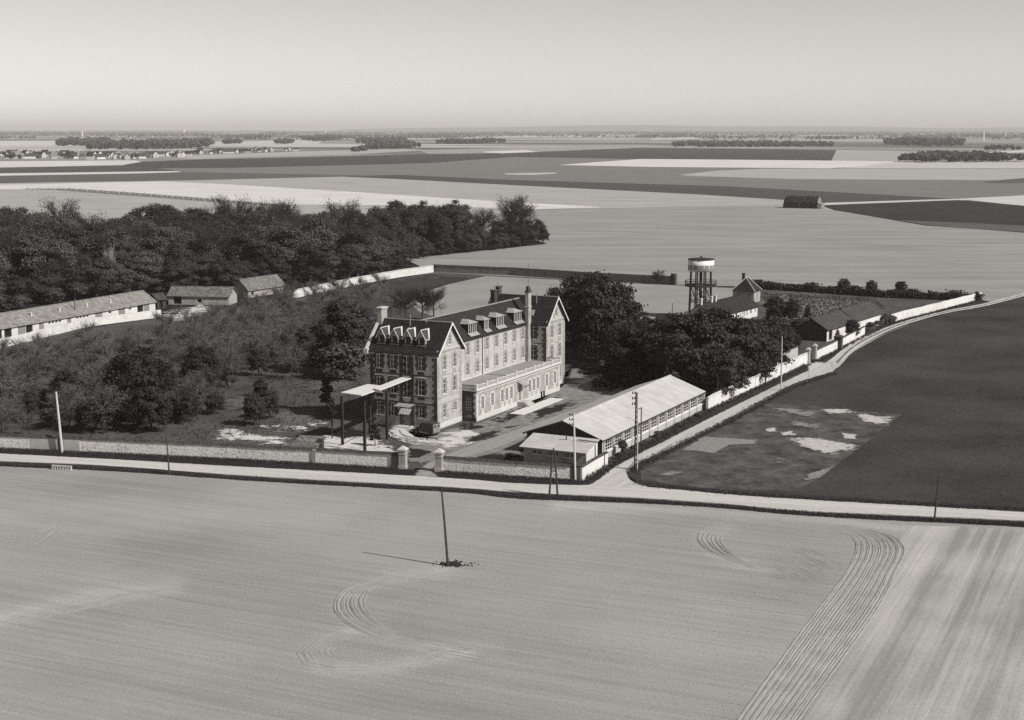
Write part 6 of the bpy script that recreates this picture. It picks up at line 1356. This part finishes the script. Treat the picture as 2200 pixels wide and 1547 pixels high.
# villages: small houses and village trees
hw_ = [M['limewash'], M['plaster'], M['render']]; hr_ = [M['slate2'], M['tile_pale'], M['slate']]
HOUSE = []
for q in range(6):
    L, D, ze, zr = ((10, 7, 3.4, 6.4), (14, 7, 3.2, 6.2), (8, 7, 4.6, 7.6), (18, 8, 3.4, 7.0), (9, 8, 5.2, 8.8), (12, 8, 3.8, 7.4))[q]
    wm = MB(); wm.box(0, L, 0, D, -0.3, ze); wm.poly([(0, 0, ze), (0, D / 2, zr - .1), (0, D, ze)]).poly([(L, 0, ze), (L, D, ze), (L, D / 2, zr - .1)])
    rmb = MB(); rmb.slab([(-.4, -.5, ze - .4), (L + .4, -.5, ze - .4), (L + .4, D / 2, zr), (-.4, D / 2, zr)], .2).slab([(-.4, D / 2 + .01, zr), (L + .4, D / 2 + .01, zr), (L + .4, D + .5, ze - .4), (-.4, D + .5, ze - .4)], .2)
    ch_ = MB().box(L - 1.6, L - .9, D / 2 - .3, D / 2 + .3, zr - .6, zr + 1.1)
    HOUSE.append((wm.mesh('wall', hw_[q % 3]), rmb.mesh('roof', hr_[(q * 2) % 3]), ch_.mesh('chimney', M['brick'])))
def house(x, y, k_, rz, label, group):
    g_ = G(x, y); o = empty('house', g_, rz); o.scale = (1.12, 1.12, 1.12); tag(o, label, 'house', group); w_, r_, c_ = HOUSE[k_]
    obj('wall', w_, o); rr = obj('roof', r_, o); obj('chimney', c_, rr)
R = random.Random(12)
def village(spots, seed, dens, group, lab):
    R_ = random.Random(seed)
    for (xa, ya, xb, yb, n) in spots:
        for i in range(n):
            t_ = (i + R_.random()) / n; x, y = xa + (xb - xa) * t_, ya + (yb - ya) * t_ + R_.uniform(-dens, dens)
            house(x, y, R_.randrange(6), R_.choice([0.4, -0.5, 1.2, 0.1, 2.0, -1.1]), lab, group)
            if R_.random() < 0.75:
                g_ = G(x + R_.uniform(-14, 14), y + R_.uniform(0.3, 2.0)); tree('wood%d' % R_.randrange(5), (g_.x, g_.y, 0), R_.uniform(5, 9), 'tree among the houses: ' + lab.split(' in ')[-1], 'trees of the far villages', 1.2, 'village_tree')
village([(0, 333, 140, 336, 12), (0, 340, 190, 341, 10), (130, 333, 300, 337, 14), (200, 340, 330, 340, 8), (300, 333, 400, 337, 9)], 1, 2.2, 'houses of the left village', 'small pale house in the village at the left edge')
village([(440, 330, 545, 326, 9), (545, 327, 640, 323, 7)], 2, 1.0, 'houses of the hamlet', 'small pale house in the hamlet left of centre')
village([(370, 333, 460, 327, 5)], 3, 0.8, 'houses between village and hamlet', 'small pale house in the gap between village and hamlet')
def speck(px, n, seed, group, lab):
    R_ = random.Random(seed)
    for i in range(n):
        x, y = R_.uniform(px[0], px[2]), R_.uniform(px[1], px[3]); k_ = R_.randrange(6); g_ = G(x, y); o = empty('house', g_, R_.uniform(0, 3)); o.scale = (1.5, 1.5, 1.2); tag(o, lab, 'house', group); obj('wall', HOUSE[k_][0], o); obj('roof', HOUSE[(k_ + 1) % 6][1] if False else HOUSE[k_][1], o)
speck((120, 292, 340, 297), 18, 5, 'houses on the left horizon', 'tiny house on the horizon at far left'); speck((1050, 290, 1350, 296), 16, 6, 'houses on the middle horizon', 'tiny house on the horizon right of centre'); speck((1780, 291, 2060, 299), 24, 7, 'houses on the right horizon', 'tiny house on the horizon behind the right woods')
# far towers
def far_tower(x, yb, h, r_, label, head=None):
    o = empty('far_tower', G(x, yb)); tag(o, label, 'tower'); h *= 0.8; MB().tube([(0, 0, -1), (0, 0, h * .9), (0, 0, h)], [r_ * .8, r_ * .65, r_ * .9], 14).build('shaft', M['white'], o); MB().tube([(0, 0, h), (0, 0, h + r_ * .8)], [r_ * .95, r_ * .25], 14).build('head', M[head or 'concrete'], o)
far_tower(2113, 302, 38, 4.2, 'slim pale tower standing on the right horizon'); far_tower(177, 293, 40, 6.0, 'pale church tower on the left horizon'); far_tower(2160, 294, 34, 5.0, 'small pale tower right of the slim one'); far_tower(395, 287, 60, 10.0, 'thin far tower on the horizon left of centre'); far_tower(700, 286, 45, 9.0, 'white ball-topped tower on the horizon', 'white')
# rows of small heaps in the rough strip
hm_ = MB().tube([(0, 0, -.2), (0, 0, .5), (0, 0, 1.1)], [1.1, .9, .2], 7).mesh('soil_heap', M['straw'])
A_, B_ = [(60, 405), (150, 405), (300, 415), (450, 427), (575, 438)], [(60, 409), (150, 409), (300, 420), (450, 433), (575, 444)]
for q in range(46):
    x = 60 + 515 * q / 45; y = interp(A_, x) * (0.3 if q % 2 else 0.7) + interp(B_, x) * (0.7 if q % 2 else 0.3); o = obj('soil_heap', hm_, None, G(x, y)); tag(o, 'small pale heap in the %s row across the strip behind the wood' % ('nearer' if q % 2 else 'farther'), 'heap', 'heaps in the rough strip')

# ------------------------------------------------------------------ haze: one even body of air over the whole plain
hz = MB().box(-46000, 46000, -4000, 61000, -35.0, 140.0); ho = hz.build('haze', None) if False else None
me = hz.mesh('haze', []); ho = obj('haze', me); tag(ho, 'thin even haze lying over the whole plain', kind='stuff')
hm = bpy.data.materials.new('haze_air'); hm.use_nodes = True; ht = hm.node_tree; ht.nodes.clear(); hout = ht.nodes.new('ShaderNodeOutputMaterial'); hv = ht.nodes.new('ShaderNodeVolumePrincipled')
hv.inputs['Color'].default_value = (0.97, 0.955, 0.93, 1); hv.inputs['Density'].default_value = 6.0e-5; hv.inputs['Anisotropy'].default_value = 0.0
ht.links.new(hv.outputs[0], hout.inputs['Volume']); me.materials.append(hm)
